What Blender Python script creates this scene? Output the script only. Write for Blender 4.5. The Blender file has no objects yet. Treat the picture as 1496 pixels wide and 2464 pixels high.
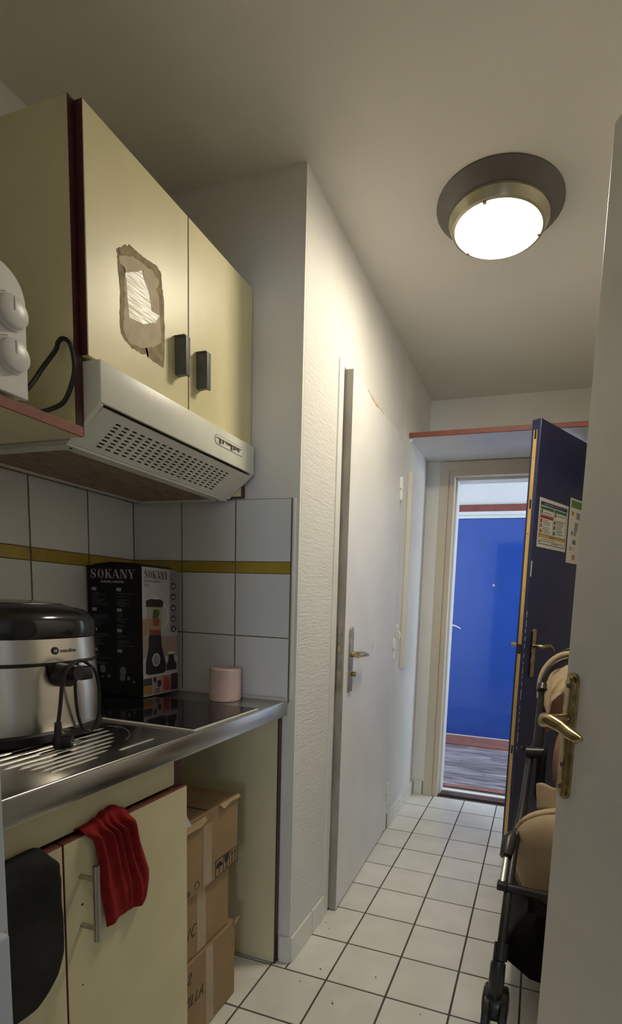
import bpy, bmesh, math, random
from mathutils import Vector, Matrix
random.seed(7)
sc = bpy.context.scene
COL = sc.collection
PI = math.pi

# ------------------------------------------------------------------ camera
R0, R1, R2 = (0.9478, 0.3165, 0.0388), (0.0748, -0.1025, -0.9919), (-0.31, 0.943, -0.1208)
cam = bpy.data.cameras.new('camera')
camo = bpy.data.objects.new('camera', cam)
COL.objects.link(camo)
cam.sensor_fit = 'HORIZONTAL'
cam.sensor_width = 36.0
cam.lens = 36.0 * 1248.47 / 1496.0
cam.shift_x = (748.0 - 881.31) / 1496.0
cam.shift_y = (1609.08 - 1232.0) / 1496.0
cam.clip_start = 0.02
zx = Vector(R2).normalized()
xx = Vector(R0)
xx = (xx - zx * xx.dot(zx)).normalized()
dn = zx.cross(xx)
m = Matrix((xx, -dn, -zx)).transposed().to_4x4()
m.translation = Vector((0, 0, 1.2))
camo.matrix_world = m
sc.camera = camo

# ------------------------------------------------------------------ light and exposure
LAMP_STRENGTH = 25.5
LAMP_COLOR = (1.0, 0.89, 0.69)
w = bpy.data.worlds.new('sky')
sc.world = w
w.use_nodes = True
bgn = w.node_tree.nodes['Background']
bgn.inputs[0].default_value = (0.72, 0.84, 1.0, 1)
bgn.inputs[1].default_value = 6.4
sc.view_settings.view_transform = 'Standard'
sc.view_settings.look = 'None'
sc.view_settings.gamma = 1.0
sc.view_settings.use_curve_mapping = False
sc.view_settings.exposure = 1.55


def portal(name, loc, rot, sx, sy):
    l = bpy.data.lights.new(name, 'AREA')
    l.shape = 'RECTANGLE'
    l.size, l.size_y = sx, sy
    l.cycles.is_portal = True
    o = bpy.data.objects.new(name, l)
    o.location, o.rotation_euler = loc, rot
    COL.objects.link(o)


portal('landing_window_portal', (-1.65, 4.86, 1.55), (-PI / 2, 0, 0), 0.8, 0.9)
portal('landing_window_portal', (1.72, 4.05, 1.5), (0, PI / 2, 0), 1.0, 0.7)
portal('living_window_portal', (1.05, -3.06, 1.5), (PI / 2, 0, 0), 0.7, 0.8)

# ------------------------------------------------------------------ materials
MATS = {}


def mat(name, color, rough=0.5, metal=0.0, var=0.0, vscale=8.0, bump=0.0, bscale=60.0, spec=0.5, stretch=(1, 1, 1), rot=(0, 0, 0),
        color2=None, emit=0.0, coat=0.0, detail=3.0, randv=0.0, bdist=0.002, bstretch=None, rvar=0.0, wave=None, alpha=None):
    if name in MATS:
        return MATS[name]
    mt = bpy.data.materials.new(name)
    mt.use_nodes = True
    nt = mt.node_tree
    b = nt.nodes['Principled BSDF']
    N = nt.nodes.new
    b.inputs['Base Color'].default_value = (*color, 1)
    b.inputs['Roughness'].default_value = rough
    b.inputs['Metallic'].default_value = metal
    b.inputs['Specular IOR Level'].default_value = spec
    if coat:
        b.inputs['Coat Weight'].default_value = coat
        b.inputs['Coat Roughness'].default_value = 0.08
    if emit:
        b.inputs['Emission Color'].default_value = (*color, 1)
        b.inputs['Emission Strength'].default_value = emit
    geo = N('ShaderNodeNewGeometry')

    def mapped(st, ro):
        mp = N('ShaderNodeMapping')
        mp.inputs['Scale'].default_value = st
        mp.inputs['Rotation'].default_value = ro
        nt.links.new(geo.outputs['Position'], mp.inputs['Vector'])
        return mp
    last = None
    if var or color2:
        mp = mapped(stretch, rot)
        nz = N('ShaderNodeTexNoise')
        nz.inputs['Scale'].default_value = vscale
        nz.inputs['Detail'].default_value = detail
        nt.links.new(mp.outputs[0], nz.inputs['Vector'])
        rp = N('ShaderNodeValToRGB')
        rp.color_ramp.elements[0].position = 0.32
        rp.color_ramp.elements[1].position = 0.68
        if color2:
            a, c = color2, color
        else:
            a = tuple(x * (1 - var) for x in color)
            c = tuple(min(1, x * (1 + var * 0.5)) for x in color)
        rp.color_ramp.elements[0].color = (*a, 1)
        rp.color_ramp.elements[1].color = (*c, 1)
        nt.links.new(nz.outputs['Fac'], rp.inputs[0])
        last = rp.outputs[0]
        nt.links.new(last, b.inputs['Base Color'])
        if rvar:
            mr = N('ShaderNodeMapRange')
            mr.inputs['To Min'].default_value = max(0.02, rough - rvar)
            mr.inputs['To Max'].default_value = rough + rvar
            nt.links.new(nz.outputs['Fac'], mr.inputs[0])
            nt.links.new(mr.outputs[0], b.inputs['Roughness'])
    if randv:
        oi = N('ShaderNodeObjectInfo')
        hs = N('ShaderNodeHueSaturation')
        mr = N('ShaderNodeMapRange')
        mr.inputs['To Min'].default_value = 1 - randv
        mr.inputs['To Max'].default_value = 1 + randv
        nt.links.new(oi.outputs['Random'], mr.inputs[0])
        nt.links.new(mr.outputs[0], hs.inputs['Value'])
        hs.inputs['Color'].default_value = (*color, 1)
        if last:
            nt.links.new(last, hs.inputs['Color'])
        nt.links.new(hs.outputs[0], b.inputs['Base Color'])
    if bump:
        bp = N('ShaderNodeBump')
        bp.inputs['Strength'].default_value = bump
        bp.inputs['Distance'].default_value = bdist
        if wave:
            wv = N('ShaderNodeTexWave')
            wv.bands_direction = wave
            wv.inputs['Scale'].default_value = bscale
            wv.inputs['Distortion'].default_value = 0.6
            nt.links.new(mapped((1, 1, 1), (0, 0, 0)).outputs[0], wv.inputs['Vector'])
            nt.links.new(wv.outputs['Fac'], bp.inputs['Height'])
        else:
            nz2 = N('ShaderNodeTexNoise')
            nz2.inputs['Scale'].default_value = bscale
            nz2.inputs['Detail'].default_value = 2.0
            nt.links.new(mapped(bstretch or (1, 1, 1), rot).outputs[0], nz2.inputs['Vector'])
            nt.links.new(nz2.outputs['Fac'], bp.inputs['Height'])
        nt.links.new(bp.outputs[0], b.inputs['Normal'])
    MATS[name] = mt
    return mt


m_wall = mat('painted_wall', (0.80, 0.785, 0.74), 0.6, var=0.06, vscale=3, bump=0.25, bscale=90)
m_wallpaper = mat('ribbed_wallpaper', (0.75, 0.74, 0.71), 0.55, var=0.05, vscale=3, bump=0.65, bscale=75, rot=(0.6, 0, 0), bstretch=(1, 0.32, 1.9), bdist=0.0035)
m_ceil = mat('ceiling_paint', (0.80, 0.77, 0.71), 0.7, var=0.05, vscale=1.5, bump=0.15, bscale=160)
m_doorpaint = mat('white_gloss_paint', (0.80, 0.80, 0.79), 0.38, var=0.05, vscale=4, bump=0.12, bscale=25)
m_doorbeige = mat('beige_door_paint', (0.72, 0.69, 0.61), 0.42, var=0.06, vscale=5, bump=0.12, bscale=120)
m_edgegrey = mat('worn_door_edge', (0.42, 0.38, 0.32), 0.5, var=0.25, vscale=14, stretch=(1, 1, 0.3))
m_grout = mat('floor_grout', (0.10, 0.09, 0.075), 0.9, var=0.3, vscale=20)
m_tile = mat('floor_tile_glaze', (0.78, 0.77, 0.70), 0.28, var=0.07, vscale=9, randv=0.04, bump=0.05, bscale=40)
m_wtile = mat('wall_tile_glaze', (0.78, 0.78, 0.77), 0.22, var=0.03, vscale=6, randv=0.03)
m_wgrout = mat('wall_tile_grout', (0.20, 0.17, 0.095), 0.8, var=0.3, vscale=30)
m_yellow = mat('yellow_tile_glaze', (0.46, 0.32, 0.045), 0.25, var=0.15, vscale=20, randv=0.06)
m_cream = mat('cream_laminate', (0.80, 0.73, 0.44), 0.36, var=0.07, vscale=6, bump=0.04, bscale=60)
m_creamlow = mat('pale_cream_laminate', (0.72, 0.66, 0.42), 0.4, var=0.06, vscale=7, bump=0.04, bscale=60)
m_rededge = mat('dark_red_edging', (0.085, 0.018, 0.022), 0.45, var=0.25, vscale=25)
m_redshelf = mat('brick_red_edging', (0.25, 0.07, 0.05), 0.5, var=0.15, vscale=20)
m_steel = mat('brushed_steel', (0.60, 0.60, 0.59), 0.24, 1.0, var=0.2, vscale=10, stretch=(1, 0.12, 1), rvar=0.1)
m_fsteel = mat('polished_steel_shell', (0.80, 0.77, 0.71), 0.27, 1.0, var=0.08, vscale=14, stretch=(1, 1, 0.05))
m_glass = mat('black_ceramic_glass', (0.006, 0.006, 0.007), 0.06, spec=0.6)
m_white = mat('white_plastic', (0.70, 0.70, 0.68), 0.35, var=0.05, vscale=10)
m_hood = mat('yellowed_white_enamel', (0.80, 0.81, 0.73), 0.36, var=0.10, vscale=7)
m_filter = mat('greasy_filter_mesh', (0.55, 0.42, 0.28), 0.6, color2=(0.27, 0.19, 0.12), vscale=70, stretch=(2.6, 0.35, 1), bump=0.9, bscale=85, wave='X', bdist=0.003)
m_black = mat('black_plastic', (0.012, 0.012, 0.013), 0.35)
m_gloss = mat('glossy_black_lid', (0.014, 0.014, 0.016), 0.12, coat=0.3)
m_dark = mat('dark_cavity', (0.02, 0.018, 0.015), 0.8)
m_rubber = mat('black_cord_rubber', (0.01, 0.01, 0.01), 0.45)
m_grey = mat('grey_plastic_pull', (0.15, 0.15, 0.14), 0.45, var=0.15, vscale=30)
m_chrome = mat('satin_nickel', (0.46, 0.45, 0.42), 0.32, 1.0)
m_brass = mat('aged_brass', (0.56, 0.46, 0.26), 0.27, 1.0, color2=(0.33, 0.25, 0.13), vscale=45, rvar=0.08)
m_brassf = mat('brass_faceplate', (0.62, 0.43, 0.15), 0.45, 0.6, var=0.25, vscale=18, stretch=(1, 1, 0.2))
m_bronze = mat('dull_metal_plate', (0.40, 0.37, 0.31), 0.4, 1.0, var=0.3, vscale=30)
m_blue = mat('blue_gloss_paint', (0.016, 0.080, 0.42), 0.10, var=0.06, vscale=5, spec=0.7)
m_shadeblue = mat('shaded_blue_gloss', (0.014, 0.018, 0.085), 0.3, var=0.12, vscale=6, bump=0.06, bscale=25)  # same paint as the landing door, the indoor shade put into its colour
m_tan = mat('tan_casing_paint', (0.66, 0.58, 0.44), 0.45, var=0.1, vscale=5, stretch=(1, 1, 0.2))
m_plank = mat('grey_oak_vinyl', (0.42, 0.38, 0.36), 0.25, color2=(0.12, 0.10, 0.095), vscale=7, stretch=(0.6, 6, 1), randv=0.30, detail=6)
m_redwood = mat('red_brown_threshold', (0.33, 0.13, 0.085), 0.5, var=0.25, vscale=18)
m_brown = mat('dark_brown_bar', (0.09, 0.05, 0.035), 0.5, var=0.3, vscale=25)
m_land = mat('landing_white_paint', (0.80, 0.80, 0.79), 0.55, var=0.03, vscale=3, bump=0.1, bscale=80)
m_card = mat('cardboard', (0.34, 0.225, 0.115), 0.8, var=0.12, vscale=8, bump=0.06, bscale=40)
m_cardl = mat('cardboard_torn', (0.48, 0.35, 0.20), 0.8, var=0.12, vscale=14)
m_tape = mat('clear_packing_tape', (0.42, 0.32, 0.21), 0.2, var=0.08, vscale=12)
m_ink = mat('black_ink', (0.02, 0.017, 0.015), 0.7)
m_inkg = mat('grey_print', (0.20, 0.21, 0.24), 0.6)
m_redcloth = mat('red_microfibre', (0.26, 0.016, 0.016), 0.95, var=0.2, vscale=30, bump=0.5, bscale=500, bdist=0.001, spec=0.2)
m_towel = mat('charcoal_towel', (0.035, 0.036, 0.034), 0.95, color2=(0.017, 0.018, 0.018), vscale=11, bump=0.6, bscale=420, bdist=0.0012, spec=0.2)
m_boxblk = mat('black_carton_print', (0.006, 0.007, 0.012), 0.5, spec=0.3)
m_boxpic = mat('grey_carton_print', (0.40, 0.38, 0.40), 0.35, var=0.1, vscale=8)
m_print = mat('white_print', (0.55, 0.54, 0.55), 0.5)
m_pink = mat('pink_tissue', (0.68, 0.51, 0.48), 0.9, var=0.05, vscale=40, bump=0.3, bscale=200, bdist=0.001)
m_paper = mat('paper_white', (0.62, 0.60, 0.54), 0.6)
m_beige = mat('beige_stroller_fabric', (0.48, 0.37, 0.25), 0.9, var=0.14, vscale=9, bump=0.35, bscale=260, bdist=0.001, spec=0.2)
m_pinkb = mat('dusty_pink_lining', (0.40, 0.23, 0.17), 0.9, var=0.12, vscale=9, spec=0.2)
m_blackfab = mat('black_mesh_fabric', (0.006, 0.006, 0.007), 0.85, spec=0.2)
m_frameb = mat('black_frame_coat', (0.014, 0.014, 0.016), 0.35)
m_floorwood = mat('laminate_floor', (0.33, 0.24, 0.15), 0.4, var=0.25, vscale=6, stretch=(6, 0.6, 1))
m_ring = mat('backlit_taupe_ring', (0.13, 0.115, 0.105), 0.5, var=0.05, vscale=20)  # taupe darkened in the colour, since the ring is seen backlit
m_lampglass = mat('frosted_lamp_glass', LAMP_COLOR, 0.4, emit=LAMP_STRENGTH)
m_residue = mat('old_glue_residue', (0.38, 0.30, 0.17), 0.75, var=0.3, vscale=60, bump=0.6, bscale=140)
m_residue2 = mat('paper_backing_residue', (0.60, 0.51, 0.34), 0.65, var=0.15, vscale=35, bump=0.3, bscale=120)
m_foil = mat('shiny_sticker_remnant', (0.78, 0.75, 0.62), 0.34, 0.0, bump=0.5, bscale=45, rot=(0.7, 0, 0), bstretch=(1, 0.3, 2.5), bdist=0.004)


def flat(name, c, rough=0.6):
    return mat('print_' + name, c, rough)


# ------------------------------------------------------------------ mesh helpers
class MB:
    def __init__(s):
        s.bm = bmesh.new()

    def box(s, x0, x1, y0, y1, z0, z1, bev=0.0, seg=2):
        vs = [s.bm.verts.new((x, y, z)) for z in (z0, z1) for y in (y0, y1) for x in (x0, x1)]
        fs = [(0, 2, 3, 1), (4, 5, 7, 6), (0, 1, 5, 4), (2, 6, 7, 3), (0, 4, 6, 2), (1, 3, 7, 5)]
        faces = [s.bm.faces.new([vs[i] for i in f]) for f in fs]
        if bev > 0:
            ed = list({e for f in faces for e in f.edges})
            bmesh.ops.bevel(s.bm, geom=ed, offset=bev, segments=seg, affect='EDGES', profile=0.5)
        return s

    def prism(s, pts, origin, u, v, thick, bev=0.0):
        # polygon pts (a,b) on plane origin + a*u + b*v, extruded by thick along u x v
        o, u, v = Vector(origin), Vector(u), Vector(v)
        n = u.cross(v).normalized() * thick
        a = [s.bm.verts.new(o + u * p[0] + v * p[1]) for p in pts]
        b = [s.bm.verts.new(o + u * p[0] + v * p[1] + n) for p in pts]
        fs = [s.bm.faces.new(b), s.bm.faces.new(a[::-1])]
        k = len(pts)
        for i in range(k):
            fs.append(s.bm.faces.new((a[i], a[(i + 1) % k], b[(i + 1) % k], b[i])))
        if bev > 0:
            ed = list({e for f in fs for e in f.edges})
            bmesh.ops.bevel(s.bm, geom=ed, offset=bev, segments=2, affect='EDGES', profile=0.5)
        return s

    def tube(s, pts, r, n=10, close=False, caps=True, flat=None):
        pts = [Vector(p) for p in pts]
        k = len(pts)
        rs = r if isinstance(r, (list, tuple)) else [r] * k
        rings = []
        prev = None
        for i, p in enumerate(pts):
            if close:
                t = (pts[(i + 1) % k] - pts[i - 1]).normalized()
            else:
                t = (pts[min(i + 1, k - 1)] - pts[max(i - 1, 0)]).normalized()
            if prev is None:
                ref = Vector((0, 0, 1)) if abs(t.z) < 0.9 else Vector((1, 0, 0))
                a = t.cross(ref).normalized()
            else:
                a = (prev - t * prev.dot(t)).normalized()
            prev = a
            b = t.cross(a)
            fb = flat or 1.0
            rings.append([s.bm.verts.new(p + (a * math.cos(2 * PI * j / n) + b * fb * math.sin(2 * PI * j / n)) * rs[i]) for j in range(n)])
        rng = range(k) if close else range(k - 1)
        for i in rng:
            A, B = rings[i], rings[(i + 1) % k]
            for j in range(n):
                s.bm.faces.new((A[j], A[(j + 1) % n], B[(j + 1) % n], B[j]))
        if caps and not close:
            s.bm.faces.new(rings[0][::-1])
            s.bm.faces.new(rings[-1])
        return s

    def lathe(s, prof, c, n=40, axis='z', caps=True, shape=None):
        # prof list of (r, h) along the axis from centre c; shape(angle) scales the radius
        c = Vector(c)
        rings = []
        for r, h in prof:
            ring = []
            for j in range(n):
                a = 2 * PI * j / n
                q = r * (shape(a) if shape else 1.0)
                x, y = q * math.cos(a), q * math.sin(a)
                if axis == 'z':
                    v = Vector((x, y, h))
                elif axis == 'x':
                    v = Vector((h, x, y))
                else:
                    v = Vector((x, h, y))
                ring.append(s.bm.verts.new(c + v))
            rings.append(ring)
        for i in range(len(prof) - 1):
            A, B = rings[i], rings[i + 1]
            for j in range(n):
                s.bm.faces.new((A[j], A[(j + 1) % n], B[(j + 1) % n], B[j]))
        if caps:
            s.bm.faces.new(rings[0][::-1])
            s.bm.faces.new(rings[-1])
        return s

    def grid(s, rows):
        vs = [[s.bm.verts.new(p) for p in r] for r in rows]
        for i in range(len(vs) - 1):
            for j in range(len(vs[0]) - 1):
                s.bm.faces.new((vs[i][j], vs[i][j + 1], vs[i + 1][j + 1], vs[i + 1][j]))
        return s

    def pillow(s, outline, y, depth, layers=7, power=0.5):
        # outline (x,z) loop, bulged along +-y
        cx = sum(p[0] for p in outline) / len(outline)
        cz = sum(p[1] for p in outline) / len(outline)
        rings = []
        for i in range(layers):
            t = -1 + 2 * i / (layers - 1)
            sc_ = 0.55 + 0.45 * max(0.0, 1 - t * t) ** power
            rings.append([s.bm.verts.new((cx + (p[0] - cx) * sc_, y + t * depth / 2, cz + (p[1] - cz) * sc_)) for p in outline])
        k = len(outline)
        for i in range(layers - 1):
            for j in range(k):
                s.bm.faces.new((rings[i][j], rings[i][(j + 1) % k], rings[i + 1][(j + 1) % k], rings[i + 1][j]))
        s.bm.faces.new(rings[0][::-1])
        s.bm.faces.new(rings[-1])
        return s

    def strip(s, pts, widths, origin, u, v, thick):
        # variable width stroke as one thin prism
        L, Rr = [], []
        k = len(pts)
        for i, p in enumerate(pts):
            a, b = pts[max(i - 1, 0)], pts[min(i + 1, k - 1)]
            dx, dy = b[0] - a[0], b[1] - a[1]
            d = math.hypot(dx, dy) or 1
            wd = widths[i] / 2 if isinstance(widths, (list, tuple)) else widths / 2
            L.append((p[0] - dy / d * wd, p[1] + dx / d * wd))
            Rr.append((p[0] + dy / d * wd, p[1] - dx / d * wd))
        for i in range(k - 1):
            s.prism([L[i], Rr[i], Rr[i + 1], L[i + 1]], origin, u, v, thick)
        return s

    def build(s, name, material, parent=None, smooth=False, local=False, sub=0, solid=0.0, loc=None, bevel=0.0):
        bmesh.ops.recalc_face_normals(s.bm, faces=s.bm.faces)
        me = bpy.data.meshes.new(name)
        s.bm.to_mesh(me)
        s.bm.free()
        me.materials.append(material)
        if smooth:
            for p in me.polygons:
                p.use_smooth = True
            try:
                me.set_sharp_from_angle(angle=math.radians(40))
            except Exception:
                pass
        o = bpy.data.objects.new(name, me)
        COL.objects.link(o)
        if solid:
            md = o.modifiers.new('thickness', 'SOLIDIFY')
            md.thickness = solid
            md.offset = 0
        if sub:
            md = o.modifiers.new('smooth', 'SUBSURF')
            md.levels = md.render_levels = sub
        if parent:
            o.parent = parent
            if not local:
                o.matrix_parent_inverse = WORLD[parent].inverted()
                WORLD[o] = Matrix.Identity(4)
            else:
                WORLD[o] = WORLD[parent].copy()
        else:
            WORLD[o] = Matrix.Identity(4)
        if loc:
            o.location = loc
        return o


WORLD = {}


def tag(o, label=None, cat=None, group=None, kind=None):
    if label:
        o['label'] = label
    if cat:
        o['category'] = cat
    if group:
        o['group'] = group
    if kind:
        o['kind'] = kind
    return o


def thing(name, label, cat, loc, rz=0.0, group=None, kind=None):
    o = bpy.data.objects.new(name, None)
    o.empty_display_size = 0.05
    o.location = loc
    o.rotation_euler = (0, 0, rz)
    COL.objects.link(o)
    WORLD[o] = Matrix.Translation(Vector(loc)) @ Matrix.Rotation(rz, 4, 'Z')
    return tag(o, label, cat, group, kind)


def struct(name, mb, material, parent=None, label=None, smooth=False):
    o = mb.build(name, material, parent, smooth)
    tag(o, label, None, None, 'structure')
    return o


def copy_piece(proto, parent, loc, scale=(1, 1, 1), rot=(0, 0, 0)):
    o = proto.copy()
    COL.objects.link(o)
    o.parent = parent
    if parent:
        o.matrix_parent_inverse = WORLD[parent].inverted()
    o.location, o.scale, o.rotation_euler = loc, scale, rot
    WORLD[o] = Matrix.Identity(4)
    return o


def text_polys(body, size, align='LEFT', bold=0.0, sx=1.0, res=2):
    cu = bpy.data.curves.new('t', 'FONT')
    cu.body, cu.size, cu.align_x = body, size, align
    cu.offset = bold
    cu.resolution_u = res
    to = bpy.data.objects.new('t', cu)
    COL.objects.link(to)
    dg = bpy.context.evaluated_depsgraph_get()
    me = bpy.data.meshes.new_from_object(to.evaluated_get(dg))
    vs = [(v.co.x * sx, v.co.y) for v in me.vertices]
    fs = [tuple(p.vertices) for p in me.polygons]
    bpy.data.objects.remove(to)
    bpy.data.curves.remove(cu)
    bpy.data.meshes.remove(me)
    return vs, fs


def add_text(mb, body, size, fn, align='LEFT', bold=0.0, sx=1.0):
    vs, fs = text_polys(body, size, align, bold, sx)
    nv = [mb.bm.verts.new(fn(a, b)) for a, b in vs]
    for f in fs:
        try:
            mb.bm.faces.new([nv[i] for i in f])
        except ValueError:
            pass
    return mb


def plane_fn(origin, u, v):
    o, u, v = Vector(origin), Vector(u), Vector(v)
    return lambda a, b: o + u * a + v * b


def arc(cx, cz, r, a0, a1, n):
    return [(cx + r * math.cos(a0 + (a1 - a0) * i / n), cz + r * math.sin(a0 + (a1 - a0) * i / n)) for i in range(n + 1)]


ZC = 2.425
XL = -0.712      # hall left wall
XK = -1.333      # kitchen wall behind the worktop
YE = 1.462       # wall at the end of the worktop
YF = 3.208       # wall of the entrance door
XR = 0.56        # hall right wall
YN = 4.80        # far wall of the landing
ZL = 0.02        # landing floor

# ------------------------------------------------------------------ setting
floor = struct('floor', MB().box(-1.45, 0.66, 0.2, 3.27, -0.06, -0.0018), m_grout, label='pale square floor tiles with dark joints')
struct('floor_living', MB().box(-1.7, 2.1, -3.15, 0.2, -0.06, 0.0), m_floorwood)
unit = MB().box(-0.5, 0.5, -0.5, 0.5, -0.006, 0.0, 0.0).build('tmp', m_tile)
bm = bmesh.new()
bm.from_mesh(unit.data)
for v in bm.verts:
    if v.co.z > -0.001:
        v.co.x *= 0.988
        v.co.y *= 0.988
ed = [e for e in bm.edges if all(v.co.z > -0.003 for v in e.verts)]
bm.to_mesh(unit.data)
bm.free()
PX, PY, GAP = 0.1985, 0.1975, 0.0045
xs = [-0.566 + PX * k for k in range(-4, 7)]
ys = [1.43 + PY * k for k in range(-6, 10)]
first = True
for j in range(len(ys) - 1):
    for i in range(len(xs) - 1):
        x0, x1, y0, y1 = xs[i], xs[i + 1], ys[j], ys[j + 1]
        y0 = max(y0, 0.34)
        lim = XK
        if y0 >= 1.40:
            lim = XL
        elif y0 < 0.80:
            lim = -0.78
        x0, x1 = max(x0, lim), min(x1, XR)
        y1 = min(y1, YF - 0.002)
        if x1 - x0 < 0.02 or y1 - y0 < 0.02:
            continue
        if y0 < 1.43 + 0.1 and y1 > YE and x0 < XL:      # row that meets the kitchen end wall
            continue
        t = copy_piece(unit, floor, ((x0 + x1) / 2, (y0 + y1) / 2, random.uniform(-0.0004, 0.0004)), (x1 - x0 - GAP, y1 - y0 - GAP, 1))
        t.name = 'floor_tile'
for k in (-4, -3, -2, -1):      # short cut row along the kitchen end wall
    x0, x1 = max(xs[k + 4], XK), min(xs[k + 5], XL)
    if x1 - x0 > 0.02:
        t = copy_piece(unit, floor, ((x0 + x1) / 2, (1.43 + YE) / 2, 0), (x1 - x0 - GAP, YE - 1.43 - GAP, 1))
        t.name = 'floor_tile'
bpy.data.objects.remove(unit)

struct('ceiling', MB().box(-1.7, 2.1, -3.2, 3.33, ZC, ZC + 0.12), m_ceil, label='matt off-white ceiling')
wall_kitchen = struct('wall_kitchen', MB().box(XK - 0.1, XK, 0.2, YE, 0, ZC), m_wall, label='off-white wall behind the worktop')
wall_alcove = struct('wall_alcove', MB().box(XK - 0.1, -0.79, YE, YE + 0.08, 0, ZC).box(-0.79, XL - 0.0004, YE, YE + 0.012, 0, ZC), m_wall, label='grey-white wall at the end of the worktop')
wall_left = struct('wall_left', MB().box(-0.79, XL, YE + 0.012, 1.74, 0, ZC).box(-0.79, XL, 1.74, 2.60, 2.03, ZC), m_wallpaper, label='off-white wall with ribbed relief paper')
struct('wall_left_far', MB().box(-0.79, XL, 2.60, YF, 0, ZC), m_wall, label='smooth off-white wall by the entrance')
struct('dark_backing_panel', MB().box(-0.93, -0.88, YE + 0.08, YF, 0, ZC), m_dark)  # added dark sheet behind the ajar door, blocks sky light
XD0, XD1 = -0.545, 0.33
struct('wall_far', MB().box(-2.9, XD0 - 0.002, YF, 3.33, 0, 2.56).box(XD1 + 0.002, 1.75, YF, 3.33, 0, 2.56).box(XD0 - 0.002, XD1 + 0.002, YF, 3.33, 1.99, 2.56), m_wall,
       label='off-white wall around the entrance doorway')
struct('wall_right', MB().box(XR, XR + 0.08, 0.3, YF, 0, ZC), m_wall)
struct('wall_partition', MB().box(-1.7, -0.465, 0.2, 0.3, 0, ZC).box(0.50, 2.1, 0.2, 0.3, 0, ZC).box(-0.465, 0.50, 0.2, 0.3, 2.09, ZC), m_wall)
struct('wall_living_left', MB().box(-1.8, -1.7, -3.2, 0.3, 0, ZC), m_wall)
struct('wall_living_right', MB().box(2.1, 2.2, -3.2, 0.3, 0, ZC), m_wall)
struct('wall_living_rear', MB().box(-1.8, 0.7, -3.1, -3.0, 0, ZC).box(1.4, 2.2, -3.1, -3.0, 0, ZC).box(0.7, 1.4, -3.1, -3.0, 0, 1.1).box(0.7, 1.4, -3.1, -3.0, 1.9, ZC), m_wall)
struct('window_1', MB().box(0.7, 1.4, -3.08, -3.03, 1.1, 1.14).box(0.7, 1.4, -3.08, -3.03, 1.86, 1.9).box(0.7, 0.74, -3.08, -3.03, 1.14, 1.86)
       .box(1.36, 1.4, -3.08, -3.03, 1.14, 1.86), m_white)

# landing
floor_l = struct('floor_landing', MB().box(-2.9, 1.75, 3.33, YN + 0.1, -0.06, ZL - 0.004), m_grout, label='grey wood-look plank floor of the landing')
plank = MB().box(-0.5, 0.5, -0.5, 0.5, -0.004, 0.0).build('tmp', m_plank)
yy = 3.425
r_ = 0
while yy < 4.46:
    x = -2.9 + [0.0, -0.37, -0.72, -0.15, -0.55][r_ % 5]
    while x < 1.7:
        a, b = max(x, -2.88), min(x + 0.92, 1.72)
        if b - a > 0.05:
            t = copy_piece(plank, floor_l, ((a + b) / 2, yy + 0.0435, ZL), (b - a - 0.002, 0.0855, 1))
            t.name = 'plank'
        x += 0.92
    yy += 0.087
    r_ += 1
bpy.data.objects.remove(plank)
struct('trim_1', MB().box(-0.9, 1.1, 4.47, YN - 0.028, ZL - 0.004, ZL + 0.012, 0.002), m_redwood, label='worn red-brown threshold of the door across the landing')
struct('ceiling_landing', MB().box(-2.9, 1.75, 3.33, YN + 0.1, 2.56, 2.66), m_land)
struct('wall_landing_far', MB().box(-2.9, -2.05, YN, YN + 0.1, ZL, 2.56).box(-1.25, 1.75, YN, YN + 0.1, ZL, 2.56).box(-2.05, -1.25, YN, YN + 0.1, ZL, 1.1).box(-2.05, -1.25, YN, YN + 0.1, 2.0, 2.56), m_land, label='bright white wall above the door across the landing')
struct('wall_landing_left', MB().box(-2.9, -2.8, 3.33, YN, 0, 2.56), m_land)
struct('wall_landing_right', MB().box(1.65, 1.75, 3.33, 3.7, 0, 2.56).box(1.65, 1.75, 4.4, YN, 0, 2.56).box(1.65, 1.75, 3.7, 4.4, 0, 1.0).box(1.65, 1.75, 3.7, 4.4, 2.0, 2.56), m_land)
struct('wall_landing_front', MB().box(-2.8, XD0 - 0.06, 3.33, 3.345, ZL, 2.56).box(XD1 + 0.06, 1.65, 3.33, 3.345, ZL, 2.56).box(XD0 - 0.06, XD1 + 0.06, 3.33, 3.345, 2.04, 2.56), m_land)
wa, wb = -2.05, -1.25
struct('window_2', MB().box(wa, wb, YN + 0.03, YN + 0.07, 1.1, 1.14).box(wa, wb, YN + 0.03, YN + 0.07, 1.96, 2.0).box(wa, wa + 0.04, YN + 0.03, YN + 0.07, 1.14, 1.96).box(wb - 0.04, wb, YN + 0.03, YN + 0.07, 1.14, 1.96), m_white)
struct('window_3', MB().box(1.68, 1.72, 3.7, 4.4, 1.0, 1.04).box(1.68, 1.72, 3.7, 4.4, 1.96, 2.0).box(1.68, 1.72, 3.7, 3.74, 1.04, 1.96).box(1.68, 1.72, 4.36, 4.4, 1.04, 1.96), m_white)
struct('trim_2', MB().box(-1.15, 0.5, YN - 0.022, YN, 2.062, 2.122, 0.003), m_redshelf, label='red-brown rail above the door across the landing')
# kitchen doorway jambs and door frame (behind the camera side)
struct('trim_3', MB().box(-0.465, -0.425, 0.195, 0.31, 0, 2.09, 0.003).box(-0.435, -0.4165, 0.21, 0.3045, 0, 0.905, 0.003), mat('daylight_tinted_jamb', (0.56, 0.57, 0.58), 0.45, var=0.06, vscale=10), label='white painted door jamb at the left picture edge')  # cool tint of the daylight on this jamb is mixed into its colour
struct('trim_4', MB().box(0.47, 0.50, 0.195, 0.31, 0, 2.09, 0.003).box(-0.425, 0.47, 0.195, 0.31, 2.05, 2.09, 0.003), m_doorpaint)

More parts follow.
